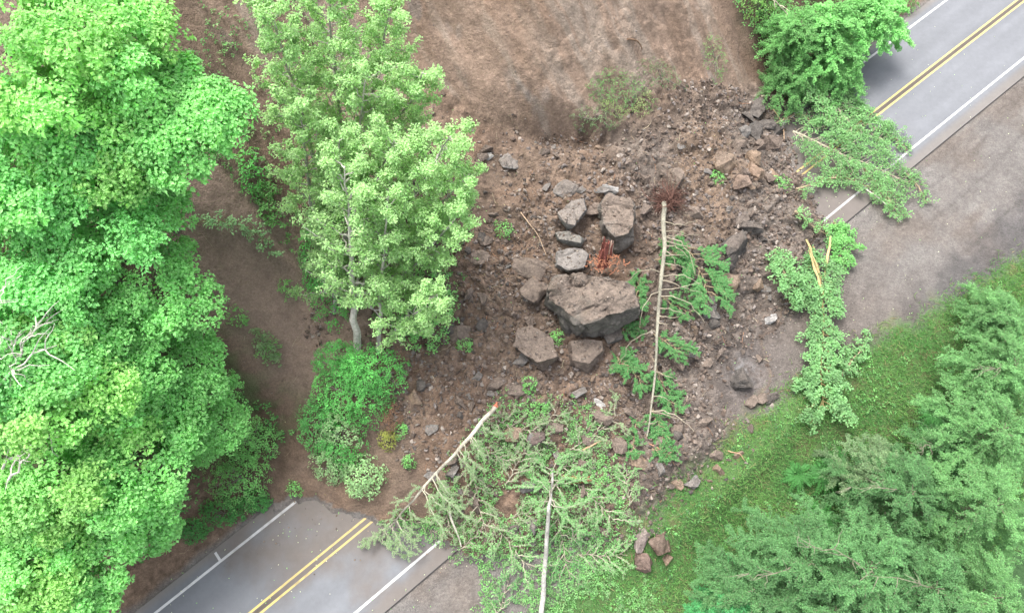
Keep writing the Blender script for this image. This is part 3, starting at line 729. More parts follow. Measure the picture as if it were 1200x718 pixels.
AL = [((418, 414), (404, 195), 11, 'pale-trunked tree whose thick white trunk shows bare at its foot above the green mound', dict(r0=.24, ll=2.9, nl=36, t0=.28, bark=PALEB*1.15)),
      ((441, 414), (455, 225), 10, 'slimmer tree beside the thick pale trunk, crown spreading over the rubble edge', dict(r0=.14, ll=2.7, nl=36, t0=.22)),
      ((455, 390), (512, 345), 7.0, 'low bright-leaved tree leaning out over rubble right of the pale trunks', dict(r0=.1, ll=2.1, nl=22, col=ALD*1.02, t0=.25)),
      ((435, 300), (528, 160), 10.5, 'tree with the light crown that bulges furthest right over the rubble', dict(r0=.15, ll=2.8, nl=38, col=ALD*1.05)),
      ((400, 300), (430, 80), 11, 'grey-green tree in the middle of the clump with many ascending pale limbs', dict(r0=.16, ll=3.0, nl=40)),
      ((372, 290), (350, 120), 10.5, 'sage green open-crowned tree on the left side of the clump', dict(r0=.15, ll=2.5, nl=34)),
      ((370, 190), (318, 15), 11, 'open grey-green tree at the top left of the clump by the soil gap', dict(r0=.15, ll=2.6, nl=38)),
      ((400, 190), (385, -10), 11, 'sage crown cut by the top edge in the middle of the clump', dict(r0=.15, ll=3.0, nl=40)),
      ((425, 160), (458, 10), 10, 'light green crown at the top right of the clump against the scar', dict(r0=.14, ll=2.5, nl=36, col=ALD*1.05)),
      ((440, 200), (495, 85), 9, 'tree on the right of the clump between top crown and the bulging one', dict(r0=.13, ll=2.3, nl=34, col=ALD*1.03)),
      ((418, 262), (462, 165), 10, 'green crown filling the middle of the clump above the bare white trunk', dict(r0=.13, ll=2.6, nl=34)),
      ((395, 262), (398, 165), 9.5, 'crown at the heart of the clump between the left side and middle ones', dict(r0=.13, ll=2.4, nl=32)),
      ((455, 300), (550, 205), 9, 'rightmost pale crown of the clump, touching fine soil above the boulders', dict(r0=.12, ll=2.2, nl=30, col=ALD*1.05)),
      ((392, 370), (378, 250), 7, 'shorter green tree low on the left side of the clump', dict(r0=.11, ll=2.0, nl=26, col=ALD*.85)),
      ((450, 345), (545, 245), 8.5, 'pale leafy tree at the lower right of the clump over the brown rubble', dict(r0=.12, ll=2.3, nl=32, col=ALD*1.05))]
for b_, tp, H, lb, kw in AL:
    limb_tree(*lean(b_, tp, H), lb, group='pale-barked trees between the two soil tracks', **kw)

# shrubs and ground plants round the tree clump and the slide
SH = np.array([.13, .40, .11]); SHD = np.array([.09, .27, .08]); SHP = np.array([.32, .50, .25])
shrub(415, 462, 50, 42, 2.0, SH, 'wide dark green shrub mound at the foot of the pale trunks', n=620, leaf=.11, ros=.15, k=9, col2=SH*1.35)
shrub(440, 440, 44, 30, 2.4, SH*1.1, 'bright green shrub at the right base of the two pale trunks', n=380, leaf=.11, ros=.15, col2=SH*1.4)
shrub(398, 425, 34, 24, 1.9, SH*.95, 'green shrub at the left base of the thick white trunk', n=260, leaf=.11, ros=.15)
shrub(402, 515, 34, 40, 1.6, SH*.9, 'green lower flank of bushes hanging from mound toward the pale drooping shrub', n=360, leaf=.12, ros=.15, col2=SHP*.8)
shrub(460, 490, 14, 16, .7, np.array([.22, .13, .09]), 'reddish brown dying fern clump on the right edge of the green mound', n=60, leaf=.16, ros=.14, aspect=.3)
shrub(455, 515, 12, 12, .6, np.array([.28, .30, .08]), 'orange-tipped green fern below the reddish brown one', n=50, leaf=.15, ros=.13, aspect=.35)
shrub(375, 500, 28, 34, 1.4, SHD*1.3, 'dark shrub on the lower left flank of the wide green mound', n=230, leaf=.12, ros=.16)
shrub(428, 560, 26, 26, 1.3, SHP, 'pale drooping shrub hanging at the lowest tip of the mound', n=170, leaf=.14, ros=.17)
shrub(390, 545, 26, 22, 1.1, SHP*.8, 'mottled grey-green shrub just left of the pale drooping shrub', n=150, leaf=.12, ros=.15)
shrub(495, 360, 44, 56, 2.6, MAPC*.9, 'bright green shrub filling under the leaning tree beside the rubble', n=420, leaf=.13, ros=.17)
shrub(372, 310, 16, 42, 1.5, SH, 'dark green shrub under the left side of the tree clump', n=200, leaf=.12, ros=.16)
shrub(395, 345, 34, 44, 1.8, SH*1.1, 'green shrub behind the thick white trunk', n=300, leaf=.12, ros=.16)
shrub(300, 205, 16, 26, 1.0, SH*1.1, 'thin green sapling on the bare soil left of the clump', n=60, leaf=.15, ros=.15)
shrub(285, 560, 40, 42, 2.0, MAPC*.7, 'rounded fine-leaved shrub on the bank above the edge line', n=420, leaf=.1, ros=.16, col2=MAPC*.9)
shrub(300, 520, 32, 28, 2.4, MAPC*.85, 'light green shrub at the corner of the forest above the slide toe', n=300, leaf=.1, ros=.16)
for (x, y, a, b_, c, lb) in [(225, 622, 26, 14, SHD, 'low dark groundcover plant left of the bank above the white tick'), (262, 600, 30, 16, SHD, 'low dark groundcover plant in the middle of the bank above the road'),
        (300, 588, 22, 13, SHD*1.1, 'low dark groundcover plant at the slide end of the bank above the road')]:
    shrub(x, y, a, b_, .5, c, lb, n=150, leaf=.12, ros=.12, k=8, name='groundcover_plant', cat='plant')
shrub(730, 112, 44, 24, .4, np.array([.14, .26, .10]), 'patch of weeds and yellowish grass on the ledge at the foot of the scar', n=420, leaf=.09, ros=.12, k=6, name='weed_patch', cat='weeds', mat=M_grass, col2=np.array([.25, .33, .14]))
shrub(700, 140, 34, 11, .3, np.array([.17, .27, .13]), 'lower strip of weeds along the crease under the scar', n=160, leaf=.07, ros=.1, k=6, name='weed_patch', cat='weeds', mat=M_grass)
shrub(775, 90, 34, 15, .4, np.array([.12, .20, .09]), 'darker weeds at the upper right end of the scar ledge', n=120, leaf=.08, ros=.12, k=6, name='weed_patch', cat='weeds', mat=M_grass)
shrub(838, 70, 18, 26, .6, np.array([.18, .30, .12]), 'thin grassy weeds left of the big roadside bush', n=110, leaf=.09, ros=.12, k=6, name='weed_patch', cat='weeds', mat=M_grass)
for (x, y, s_, lb) in [(591, 270, 12, 'small bright green seedling alone in rubble near the tree clump'), (840, 210, 10, 'small green sprig left of the tan rocks'), (916, 216, 13, 'green sprig right of the tan rocks'),
        (314, 408, 16, 'grassy tuft in the middle of the left soil track'), (279, 372, 12, 'grassy tuft at the left edge of soil track'), (340, 340, 12, 'small leafy tuft at the right edge of the soil track'),
        (630, 478, 16, 'green plant tuft at top of lichen boughs left of the white shard'), (545, 405, 10, 'small green sprig left of the pointed flat-topped boulder'), (652, 396, 8, 'tiny green sprig wedged below the largest boulder'),
        (620, 450, 10, 'green sprig between flat brown slab and lichen boughs'), (470, 505, 10, 'bright sprig on the dark soil right of the green mound'), (345, 575, 10, 'bright green sprig at the top end of the left edge line'), (480, 540, 9, 'pale sprig on dark soil above the broken leaning trunk')]:
    shrub(x, y, s_, s_, .3, MAPC*.8, lb, n=int(16+s_*2), leaf=.12, ros=.1, k=6, name='seedling', cat='seedling', stems=2)

# red shattered stump
q = P(706, 318); t = thing('shattered_stump', q-[0, 0, .1], 'shattered reddish brown stump with orange fibres standing on top edge of the largest boulder', 'stump')
q0 = q.copy(); bz = 1.9
cb = Buf(); sp = Buf(); ff = Buf()
for i in range(26):
    a = RNG.uniform(0, 2*pi); r = RNG.uniform(0, .42)
    b0 = np.array([r*math.cos(a)*1.1, r*math.sin(a)*.8, 1.1]); e = b0*[.8, .8, 1]+[RNG.normal(0, .08)-.05, .55+RNG.normal(0, .15), RNG.uniform(.6, 2.0)*(1.2-r)]
    tube(cb, curve(b0, e, 5, wob=.03), np.linspace(.13, .03, 5), np.array([.20, .07, .055])*RNG.uniform(.6, 1.4), 5, .25)
for i in range(7):
    b0 = np.array([RNG.uniform(.15, .4), RNG.uniform(-.1, .3), 1.4]); tube(sp, curve(b0, b0+[.02, .6, RNG.uniform(.9, 1.5)], 4, wob=.02), np.linspace(.07, .02, 4), np.array([.42, .30, .24])*RNG.uniform(.8, 1.2), 4, .2)
for i in range(120):
    a = RNG.uniform(0, 2*pi); r = RNG.uniform(.2, .95)
    b0 = np.array([r*math.cos(a)*1.3, r*math.sin(a)*.6-.15, 1.9+RNG.uniform(-.2, .25)-.3*(r > .7)]); e = b0+np.array([RNG.normal(0, .13), RNG.normal(0, .12), RNG.normal(0, .05)])
    tube(ff, curve(b0, e, 3, wob=.03), .012+.015*RNG.random(), np.array([.30, .13, .075])*RNG.uniform(.6, 1.4), 3)
cb.build('heartwood', M_wood, t); sp.build('pale_splinter', M_wood, t); ff.build('wood_fibre', M_wood, t)

# ---------------------------------------------------------------- fallen trees
def ground_pts(pts, up):
    pts = np.asarray(pts, float); pts[:, 2] = np.maximum(pts[:, 2], height(pts[:, 0], pts[:, 1])+up); return pts
def path(px, up, n=14):
    Q = np.array([P(*p) for p in px]); Q[:, 2] += np.broadcast_to(up, (len(Q),)); n = n if n < 15 else n+10
    s = np.linspace(0, len(Q)-1, n); j = np.minimum(s.astype(int), len(Q)-2); f = (s-j)[:, None]; R_ = Q[j]*(1-f)+Q[j+1]*f
    R_[1:-1, :2] += RNG.normal(0, .045, (n-2, 2))
    for _ in range(1): R_[1:-1] = (R_[:-2]+2*R_[1:-1]+R_[2:])/4
    return ground_pts(R_, np.interp(np.linspace(0, 1, n), np.linspace(0, 1, len(np.atleast_1d(up))), np.atleast_1d(up))*.6)
def log(name, cat, label, stem, r0, r1, bark, br=(), barkvar=.2):
    base = stem[0].copy(); t = thing(name, base, label, cat); tb = Buf(); n = len(stem)
    pts = np.repeat(stem, 1, 0); tube(tb, pts-base, np.linspace(r0, r1, n), np.asarray(bark)*(1+barkvar*RNG.uniform(-1, 1, (n, 1))), 9, .06)
    tb.build('trunk', M_bark, t); return t, base
def feather(buf, pts, k, L, W, col, side=.9, fwd=.5, jit=.3, lift=.03):
    """short needles or leaflets set both sides of a twig"""
    pts = np.asarray(pts); s = RNG.uniform(0, len(pts)-1.001, k); j = s.astype(int); f = (s-j)[:, None]
    C = pts[j]*(1-f)+pts[j+1]*f; d = nrm(pts[j+1]-pts[j]); sd_ = nrm(np.cross(d, UP)); sg = RNG.choice([-1, 1], k)[:, None]
    out = nrm(sd_*sg*side+d*fwd+jit*randdir(k)); c = np.asarray(col)*(1+.25*RNG.uniform(-1, 1, (k, 1)))*(1+.06*RNG.uniform(-1, 1, (k, 3)))
    leaves(buf, C+lift*randdir(k), out, nrm(UP+.6*randdir(k)), L*RNG.uniform(.5, 1.2, k), W*RNG.uniform(.7, 1.2, k), c)
def boughs(t, base, stem, spec, col, bark, L=.15, W=.05, dens=60, name='bough', nm='foliage', sub=7, moss=None, spread=.8):
    """spec: (fraction, dx, dy, length, bend) directions in the ground plane"""
    lb = Buf(); fb = Buf(); n = len(stem)
    for (f, dx, dy, Lb, bend) in spec:
        x = f*(n-1); j = min(int(x), n-2); s0 = stem[j]*(1-(x-j))+stem[j+1]*(x-j)
        d = nrm(np.array([dx, dy, 0.])); pr = np.array([-d[1], d[0], 0])
        e = s0+d*Lb+pr*bend*Lb; p = curve(s0, e, 9, -pr*bend*Lb*.45+UP*.12*Lb, .03*Lb**.5); p[:, 2] += np.linspace(0, 1, 9)*RNG.uniform(-.1, .3)
        p = ground_pts(p, .06); tube(lb, p-base, np.linspace(.035, .01, 9), np.asarray(bark)*RNG.uniform(.8, 1.2), 5)
        if col is not None:
            feather(fb, p[2:]-base, int(dens*Lb), L, W, col, jit=.5)
            for s in range(int(sub*Lb)):
                k = int(RNG.integers(2, 8)); dd = nrm(p[min(k+1, 8)]-p[k]+pr*RNG.choice([-1, 1])*spread*np.linalg.norm(p[1]-p[0])); tw = curve(p[k], p[k]+dd*RNG.uniform(.25, .6), 4, (0, 0, .02), .02)
                tw = ground_pts(tw, .03); tube(lb, tw-base, .008, np.asarray(bark), 3); feather(fb, tw-base, int(dens*.45), L*.8, W, col, jit=.5)
    if lb.k: lb.build('branches', M_bark, t)
    if fb.k: fb.build(nm, M_need, t)
LICH = np.array([.20, .30, .15]); LICHG = np.array([.18, .35, .14]); MOSSG = np.array([.085, .23, .075])
# long bare trunk with its root end up the slope
st = path([(776, 243), (774, 300), (768, 370), (765, 440), (757, 512)], [.55, 1.0, 1.0, .7, .3], 16)
t, bs = log('fallen_conifer', 'fallen tree', 'long straight bare grey trunk lying downslope through rubble, with dark root tangle at top', st, .15, .04, [.20, .19, .15], barkvar=.25)
rb = Buf()
for i in range(260):
    d = randdir(1)[0]*[1.2, 1, .5]; d[1] += .25; s0 = np.array([.25, .1, -.1])+RNG.normal(0, .12, 3)
    tube(rb, curve(s0, s0+d*RNG.uniform(.5, 1.7), 5, RNG.normal(0, .2, 3), .05), np.linspace(RNG.uniform(.01, .05), .006, 5), np.array([.085, .045, .035])*RNG.uniform(.6, 1.5), 4)
rb.build('root_tangle', M_bark, t)
sp_ = [(f, RNG.choice([1, 1, 1, -1])*1., RNG.uniform(-.9, .2), RNG.uniform(.5, 2.8), RNG.uniform(-.5, .5)) for f in np.sort(RNG.uniform(.06, .95, 24))]
boughs(t, bs, st, sp_, None, [.25, .22, .165])
def tuft(px, py, rx, ry, label, col=MOSSG, group=None, n=9, ang=None, L=.12, W=.04, dens=130, name='conifer_bough', cat='conifer bough', up=.12, bark=[.2, .16, .1], sub=9):
    q = P(px, py); q[2] += up; k = mpp(q); t = thing(name, q, label, cat, group)
    a0 = ang if ang is not None else RNG.uniform(0, 6); ln = max(rx, ry)*k; m0 = q-np.array([math.cos(a0), math.sin(a0), 0])*ln
    stem = ground_pts(curve(m0, q+(q-m0), 8, wob=.04), .15)
    tb = Buf(); tube(tb, stem-q, np.linspace(.03, .012, 8), bark, 5); tb.build('stem', M_bark, t)
    w_ = min(rx, ry)*k
    spec = []
    for i in range(n):
        aa = a0+(1 if i % 2 else -1)*RNG.uniform(.5, 1.1); spec.append((.05+.9*i/n, math.cos(aa), math.sin(aa), w_*RNG.uniform(.8, 1.25), RNG.uniform(-.2, .2)))
    boughs(t, q, stem, spec, col, bark, L, W, dens, sub=sub); return t
for (x, y, a, b_, an, lb) in [(818, 318, 36, 34, -1.2, 'thick green conifer bough heap between trunk and tan rounded rock'), (785, 300, 20, 14, .3, 'green mossy bough right of the upper bare trunk'),
     (745, 348, 14, 22, 1.4, 'green mossy bough touching the right corner of the largest boulder'), (738, 388, 16, 10, .2, 'small green bough left of the bare trunk below the largest boulder'),
     (792, 360, 20, 12, -.5, 'green bough right of the bare trunk level with the largest boulder'), (786, 405, 24, 14, -.6, 'green bough right of the bare trunk at its middle'),
     (740, 435, 24, 16, -.8, 'broad green bough left of the bare trunk in lower half'), (778, 455, 18, 24, -1.2, 'green bough right of the bare trunk in lower half'),
     (772, 500, 13, 22, -1.3, 'green bough alongside the lower tip of the bare trunk'), (742, 515, 8, 26, -1.8, 'narrow green bough hanging left of the bare trunk tip'), (775, 530, 12, 8, -.4, 'green sprig below the bare trunk tip'),
     (728, 425, 10, 12, .5, 'green sprig furthest left of the bare trunk')]:
    tuft(x, y, a, b_, lb, MOSSG*(1.1 if a > 30 else 1), group='mossy conifer boughs beside the bare trunk', ang=an, n=16 if a > 30 else 10)

# broken pale trunk leaning to the lower left, with lichen boughs
st = path([(581, 482), (556, 511), (528, 540), (500, 571), (466, 612), (440, 632)], [1.3, 1.1, .9, .9, .8, .35], 16)
t, bs = log('fallen_conifer', 'fallen tree', 'pale broken trunk slanting to the lower left with curved lichen boughs on one side', st, .125, .03, [.28, .26, .21], barkvar=.5)
sp_ = [(f, .55+RNG.uniform(-.2, .3), -1, (2.9-2.2*abs(f-.5)*1.4)*RNG.uniform(.45, 1.15), RNG.uniform(-.05, .4)) for f in np.sort(RNG.uniform(.12, .97, 19))]
sp_ += [(f, -.9, RNG.uniform(-.5, 0), RNG.uniform(.7, 1.3), .3) for f in np.linspace(.6, .97, 7)]
boughs(t, bs, st, sp_, LICH, [.27, .26, .20], .11, .035, 85, sub=4.5, spread=.6)
rs = Buf(); tube(rs, curve((0, 0, 0), st[0]-bs+np.array([.1, .25, .05]), 4), np.linspace(.12, .04, 4), [.35, .12, .07], 6, .3); rs.build('red_split_tip', M_wood, t)
st = path([(529, 600), (534, 618), (541, 640)], [.9, .7, .4], 8)
t, bs = log('broken_stick', 'stick', 'short pale stick standing out of boughs at the lower white line', st, .07, .04, [.36, .34, .28])
# lower trunk, crown up the picture
st = path([(632, 770), (634, 718), (638, 660), (642, 600), (645, 580), (648, 550)], [.5, .7, .9, .9, .5, .1], 18)
t, bs = log('fallen_conifer', 'fallen tree', 'grey mottled trunk running off the bottom edge, its lichen-covered crown spread over the slide', st, .17, .06, [.24, .235, .215], barkvar=.4)
sp_ = []
for i, f in enumerate(np.linspace(.68, .99, 18)):
    s = 1 if i % 2 else -1; sp_.append((f, s*RNG.uniform(.3, 1), RNG.uniform(-1.3, 1.3), RNG.uniform(.8, 2.6), RNG.uniform(-.6, .6)))
boughs(t, bs, st, sp_, LICHG, [.24, .23, .175], .12, .04, 75, sub=4)
for (x, y, a, b_, an, c, lb) in [(600, 500, 36, 24, -.9, LICH, 'lichen grey bough over the grey brown rock right of the broken pale trunk'), (700, 505, 22, 40, 1.3, LICH*1.05, 'drab bough rising past the brown block toward the rubble'),
     (560, 585, 40, 26, -.4, LICH*.95, 'grey-green bough heap between the broken pale trunk and the lower trunk'), (700, 590, 34, 28, -.8, LICHG, 'greener bough right of the lower trunk crown'), (600, 640, 34, 30, -1.1, LICHG*1.1, 'green bough left of the grey mottled trunk at the pavement edge'),
     (660, 640, 30, 36, -1.2, MOSSG*1.3, 'bright green bough right of grey mottled trunk'), (705, 650, 30, 26, -.5, LICHG*1.15, 'green bough nearest to the rock cluster on the grass edge'), (500, 618, 34, 12, -.6, MAPC*.6, 'green twiggy bough lying across the yellow lines at the slide toe'),
     (575, 530, 30, 14, -.9, LICH, 'thin lichen bough close along the upper half of the broken pale trunk'), (670, 545, 24, 18, .3, LICHG, 'small drab bough above the reddish split log'), (735, 570, 18, 22, 1.2, LICHG, 'small drab bough between the tan brown block and pale slab'),
     (560, 625, 26, 12, .1, LICHG*1.1, 'low green bough at the end of the lower white line'), (620, 600, 24, 18, -.2, LICH, 'lichen bough touching the top end of the grey mottled trunk'), (680, 615, 22, 22, .9, LICHG, 'green bough right of the top end of the grey mottled trunk'),
     (590, 700, 24, 18, .5, MOSSG*1.2, 'mossy bough at bottom edge left of grey mottled trunk'), (525, 600, 26, 16, -1.1, LICH*.95, 'curved grey bough crossing the short pale stick'),
     (640, 500, 26, 20, .9, LICH, 'lichen bough at the top of the lower trunk crown'), (605, 545, 26, 22, .2, LICH*1.1, 'pale lichen bough around the round pinkish rock')]:
    tuft(x, y, a, b_, lb, c, group='lichen boughs in the heap at the bottom', ang=an+RNG.uniform(-.9, .9), n=10, L=.11, W=.034, dens=48, sub=4, bark=[.23, .21, .16])

# broken sapling with split stakes, right
def leafy_branch(pts, up, label, col, width, name='fallen_branch', cat='fallen branch', r0=.07, n=34, leaf=.15, ros=.17, k=10, bark=[.25, .2, .13], ncl=7, col2=None, group=None, spread=(.5, 1.2), skip=0.):
    st = path(pts, up, 14); base = st[0].copy(); t = thing(name, base, label, cat, group); tb = Buf(); lb = Buf(); cb = Buf()
    tube(tb, st-base, np.linspace(r0, .02, 14), bark, 7, .08); tb.build('stem', M_bark, t); CC = []
    W = np.broadcast_to(width, (len(np.atleast_1d(width)),)); 
    for i in range(n):
        f = skip+(1-skip)*(i+RNG.random())/n; x = f*13; j = min(int(x), 12); s0 = st[j]*(1-(x-j))+st[j+1]*(x-j); d = nrm(st[j+1]-st[j])
        wd = float(np.interp(f, np.linspace(0, 1, len(W)), W)); a = (1 if i % 2 else -1)*RNG.uniform(*spread)
        dd = np.array([d[0]*math.cos(a)-d[1]*math.sin(a), d[0]*math.sin(a)+d[1]*math.cos(a), 0]); L = wd*RNG.uniform(.5, 1.1)
        p = ground_pts(curve(s0, s0+dd*L, 6, (0, 0, .1*L), .05), .05); tube(lb, p-base, np.linspace(.02, .006, 6), bark, 4)
        m = max(3, int(ncl*L/.8)); s = RNG.uniform(.2, 1, m)*4.99; jj = s.astype(int); fr = (s-jj)[:, None]
        CC.append(p[jj]*(1-fr)+p[jj+1]*fr+RNG.normal(0, .12, (m, 3))*[1, 1, .5])
    C = np.concatenate(CC); C = ground_pts(C, .08); cc = np.repeat(np.asarray(col)[None], len(C), 0)
    if col2 is not None: cc = np.where((noise3(C*1.1, 51) > 0)[:, None], col2, cc)
    rosettes(cb, C-base, nrm(UP+.5*randdir(len(C))), ros*RNG.uniform(.6, 1.2, len(C)), k, leaf, leaf*.8, cc, cj=.2)
    lb.build('twigs', M_bark, t); cb.build('foliage', M_leaf, t); return t
SAP = np.array([.21, .40, .17])
t = leafy_branch([(950, 292), (957, 340), (962, 390), (957, 430), (962, 478)], [.4, .7, .6, .5, .4], 'broken leafy sapling on the mud with split yellow stakes at its upper end', SAP, [1.6, 1.9, 1.3, 1.5, 2.3, 2.0], n=74, ncl=8,
     name='broken_sapling', cat='fallen tree', col2=SAP*.85, bark=[.22, .17, .08])
bs = np.array(t.location)
for (x0, y0, x1, y1) in ((938, 288, 958, 332), (966, 284, 962, 334), (941, 300, 960, 350)):
    a, b_ = P(x0, y0), P(x1, y1); a[2] += .9; b_[2] += .6; sb = Buf(); tube(sb, curve(a, b_, 6, wob=.02)-bs, np.linspace(.05, .09, 6), [.42, .33, .16], 5, .3); sb.build('split_stake', M_wood, t)
leafy_branch([(975, 262), (985, 280), (980, 310)], [.3, .5, .3], 'bright emerald leafy branch at the slide edge right of the split stakes', MAPC*.75, [1.0, 1.2, .9], n=26, ncl=9)
leafy_branch([(905, 295), (915, 325), (940, 360)], [.4, .6, .4], 'pale leafy branch on rubble left of the split stakes', SAP, [1.0, 1.4, 1.2], n=28, ncl=9)
leafy_branch([(985, 440), (1000, 420), (1015, 395)], [.2, .3, .2], 'leafy branch tips reaching right from the broken sapling over mud', SAP*.9, [.9, .8, .5], n=14)
# leafy trees fallen across the road, upper right
FL = np.array([.19, .36, .15])
leafy_branch([(905, 75), (950, 110), (990, 150), (1040, 170)], [1.5, 1.2, .6, .3], 'leafy fallen tree reaching over the double yellow line', FL, [2.6, 2.8, 2.2, 1.3], n=80, leaf=.12, ncl=5, name='fallen_tree', cat='fallen tree', r0=.1, bark=[.3, .27, .2], col2=FL*1.25)
leafy_branch([(925, 160), (965, 180), (1010, 195), (1060, 215)], [.6, .7, .4, .2], 'drab green fallen crown lying over lane between slide and edge line', FL*1.1, [2.2, 2.6, 2.2, 1.2], n=72, leaf=.11, ncl=5, name='fallen_tree', cat='fallen tree', r0=.08, bark=[.3, .27, .2], col2=FL*.9)
leafy_branch([(930, 225), (965, 215), (990, 200)], [.4, .4, .3], 'leafy branch along the slide edge under the drab fallen crown', FL*1.1, [.9, 1.0, .7], n=22, leaf=.12)
leafy_branch([(1010, 200), (1035, 235), (1052, 255)], [.3, .5, .3], 'thin leafy branch end crossing the lower white line', FL, [1.4, 1.3, .8], n=26, leaf=.12, ncl=5)
leafy_branch([(1020, 150), (1045, 165), (1062, 178)], [.2, .3, .2], 'green leafy branch tip lying closest to lower lane centre', FL, [1.0, .9, .5], n=18, leaf=.12, ncl=5)
leafy_branch([(930, 250), (950, 268), (975, 282)], [.3, .3, .2], 'small leafy branch at slide edge above the emerald branch', FL*1.2, [.7, .7, .5], n=14, leaf=.12)
st = path([(1010, 226), (1030, 240), (1054, 262)], [.5, .5, .2], 8); t, bs = log('broken_stick', 'stick', 'short whitish stick lying on pavement past the lower white line', st, .05, .03, [.45, .42, .36])
st = path([(873, 12), (900, 40), (930, 62), (975, 78)], [2.5, 2.4, 2.2, 1.6], 10); t, bs = log('bare_branch', 'branch', 'long thin bare branch arching over the roadside bush', st, .05, .02, [.36, .33, .25])
boughs(t, bs, st, [(f, RNG.uniform(-.3, 1), -1, RNG.uniform(.5, 1.6), .1) for f in np.linspace(.1, .9, 9)], None, [.36, .33, .25])
st = path([(890, 118), (915, 116), (940, 110)], [.5, .6, .5], 8); t, bs = log('bare_branch', 'branch', 'pale broken branch crotch above the dark slab cluster', st, .06, .03, [.42, .37, .27])
boughs(t, bs, st, [(f, RNG.uniform(-1, .5), -1, RNG.uniform(.4, 1.1), .1) for f in np.linspace(.2, .9, 5)], None, [.42, .37, .27])
leafy_branch([(935, 95), (960, 118), (985, 130), (1010, 138)], [.9, .8, .5, .3], 'leafy branch filling the gap between roadside bush and yellow lines', FL*1.05, [1.3, 1.7, 1.4, .8], n=44, leaf=.12, ncl=6)
leafy_branch([(955, 215), (985, 212), (1015, 222), (1040, 238)], [.5, .5, .4, .2], 'thin drab leafy branch lying along the end of the lower white line', FL*.95, [1.2, 1.5, 1.3, .7], n=34, leaf=.11, ncl=5)
leafy_branch([(945, 75), (965, 95), (995, 112)], [1.0, .8, .5], 'light ragged leafy branch hanging from the roadside trees onto the edge line', FL*1.1, [1.2, 1.5, 1.0], n=36, leaf=.12, ncl=6)
leafy_branch([(960, 140), (985, 160), (1005, 180)], [.6, .6, .4], 'ragged leafy branch between the two fallen crowns over the near lane', FL, [1.3, 1.4, 1.0], n=30, leaf=.11, ncl=5)
leafy_branch([(905, 150), (930, 140), (955, 150)], [.5, .7, .5], 'small green branch on dark dirt right of the dark slabs', FL*.9, [.9, 1.1, .8], n=22, leaf=.11, ncl=4)
leafy_branch([(1060, 205), (1075, 222), (1085, 240)], [.2, .25, .15], 'outermost small leafy twig on the dusty turnout pavement', FL, [.7, .8, .4], n=12, leaf=.11, ncl=4)
shrub(945, 110, 30, 26, .9, MAPC*.45, 'dark low bush between the roadside trees and the dark slab cluster', n=170, leaf=.10, ros=.16, col2=FL)
# roadside trees and bushes, upper right
RSC = np.array([.19, .44, .14])
shrub(905, 35, 34, 34, 1.6, MAPC*.62, 'bush at the edge of the scar under the bare arching branch', n=260, leaf=.12, ros=.17, col2=MAPC*.85)
shrub(925, 85, 38, 30, 1.4, MAPC*.52, 'dark grassy bush above the pale broken branch crotch', n=260, leaf=.11, ros=.17, col2=FL)
shrub(888, 10, 30, 20, 1.5, MAPY*.7, 'yellowish bush at the top edge right of the scar', n=160, leaf=.13, ros=.17)
shrub(1050, 8, 26, 16, 1.4, MAPC*.7, 'bush at the top edge against the white line', n=150, leaf=.12, ros=.17)
for (x0, y0, x1, y1, r_, c_, lb) in [(852, 528, 872, 540, .03, [.3, .2, .12], 'thin brown stick on the lower rubble near the bank'), (683, 528, 708, 516, .05, [.42, .27, .17], 'split orange-tan stick below the oval brown rock'),
        (610, 250, 640, 300, .025, [.3, .22, .15], 'thin stick lying in rubble left of the grey boulders'), (905, 130, 918, 165, .04, [.36, .25, .16], 'brown stick leaning by the right end of dark slabs'),
        (760, 520, 790, 545, .03, [.26, .15, .10], 'curved reddish root strand right of the brown block'), (735, 48, 752, 60, .05, [.14, .09, .06], 'dark root stub sticking out of the scar face')]:
    st = path([(x0, y0), ((x0+x1)/2+3, (y0+y1)/2-2), (x1, y1)], [.15, .3, .15], 7); t, bs = log('broken_stick', 'stick', lb, st, r_*1.3, r_*.6, c_)
q = P(668, 563); pb = Buf()
for i in range(10):
    a = P(662+RNG.uniform(-3, 3), 561+RNG.uniform(-4, 5)); b_ = P(690+RNG.uniform(-8, 4), 562+RNG.uniform(-4, 4)); a[2] += .35; b_[2] += .35
    tube(pb, curve(a, b_, 5, wob=.03), np.linspace(.08, .03, 5), np.array([.24, .11, .06])*RNG.uniform(.6, 1.3), 5, .3)
o = pb.build('split_log', M_wood, loc=q); tag(o, 'reddish split log remnant half buried among boughs right of the pinkish rock', 'log')
# branch lying across the left soil track
leafy_branch([(228, 262), (262, 262), (300, 272), (325, 300)], [.2, .3, .4, .3], 'leafy sapling fallen across the left soil track', np.array([.25, .42, .22]), [.5, .6, .7, .6], n=26, leaf=.14, ncl=4)
leafy_branch([(318, 215), (312, 240), (322, 268)], [.3, .3, .3], 'green leafy branch hanging on the right side of the soil track', MAPC*.6, [.8, .8, .6], n=20, leaf=.14, ncl=5)
leafy_branch([(300, 385), (315, 405), (325, 425)], [.2, .2, .2], 'pale leafy sprays lying in the lower soil track', np.array([.22, .33, .17]), [.7, .8, .5], n=16, leaf=.13, ncl=4)

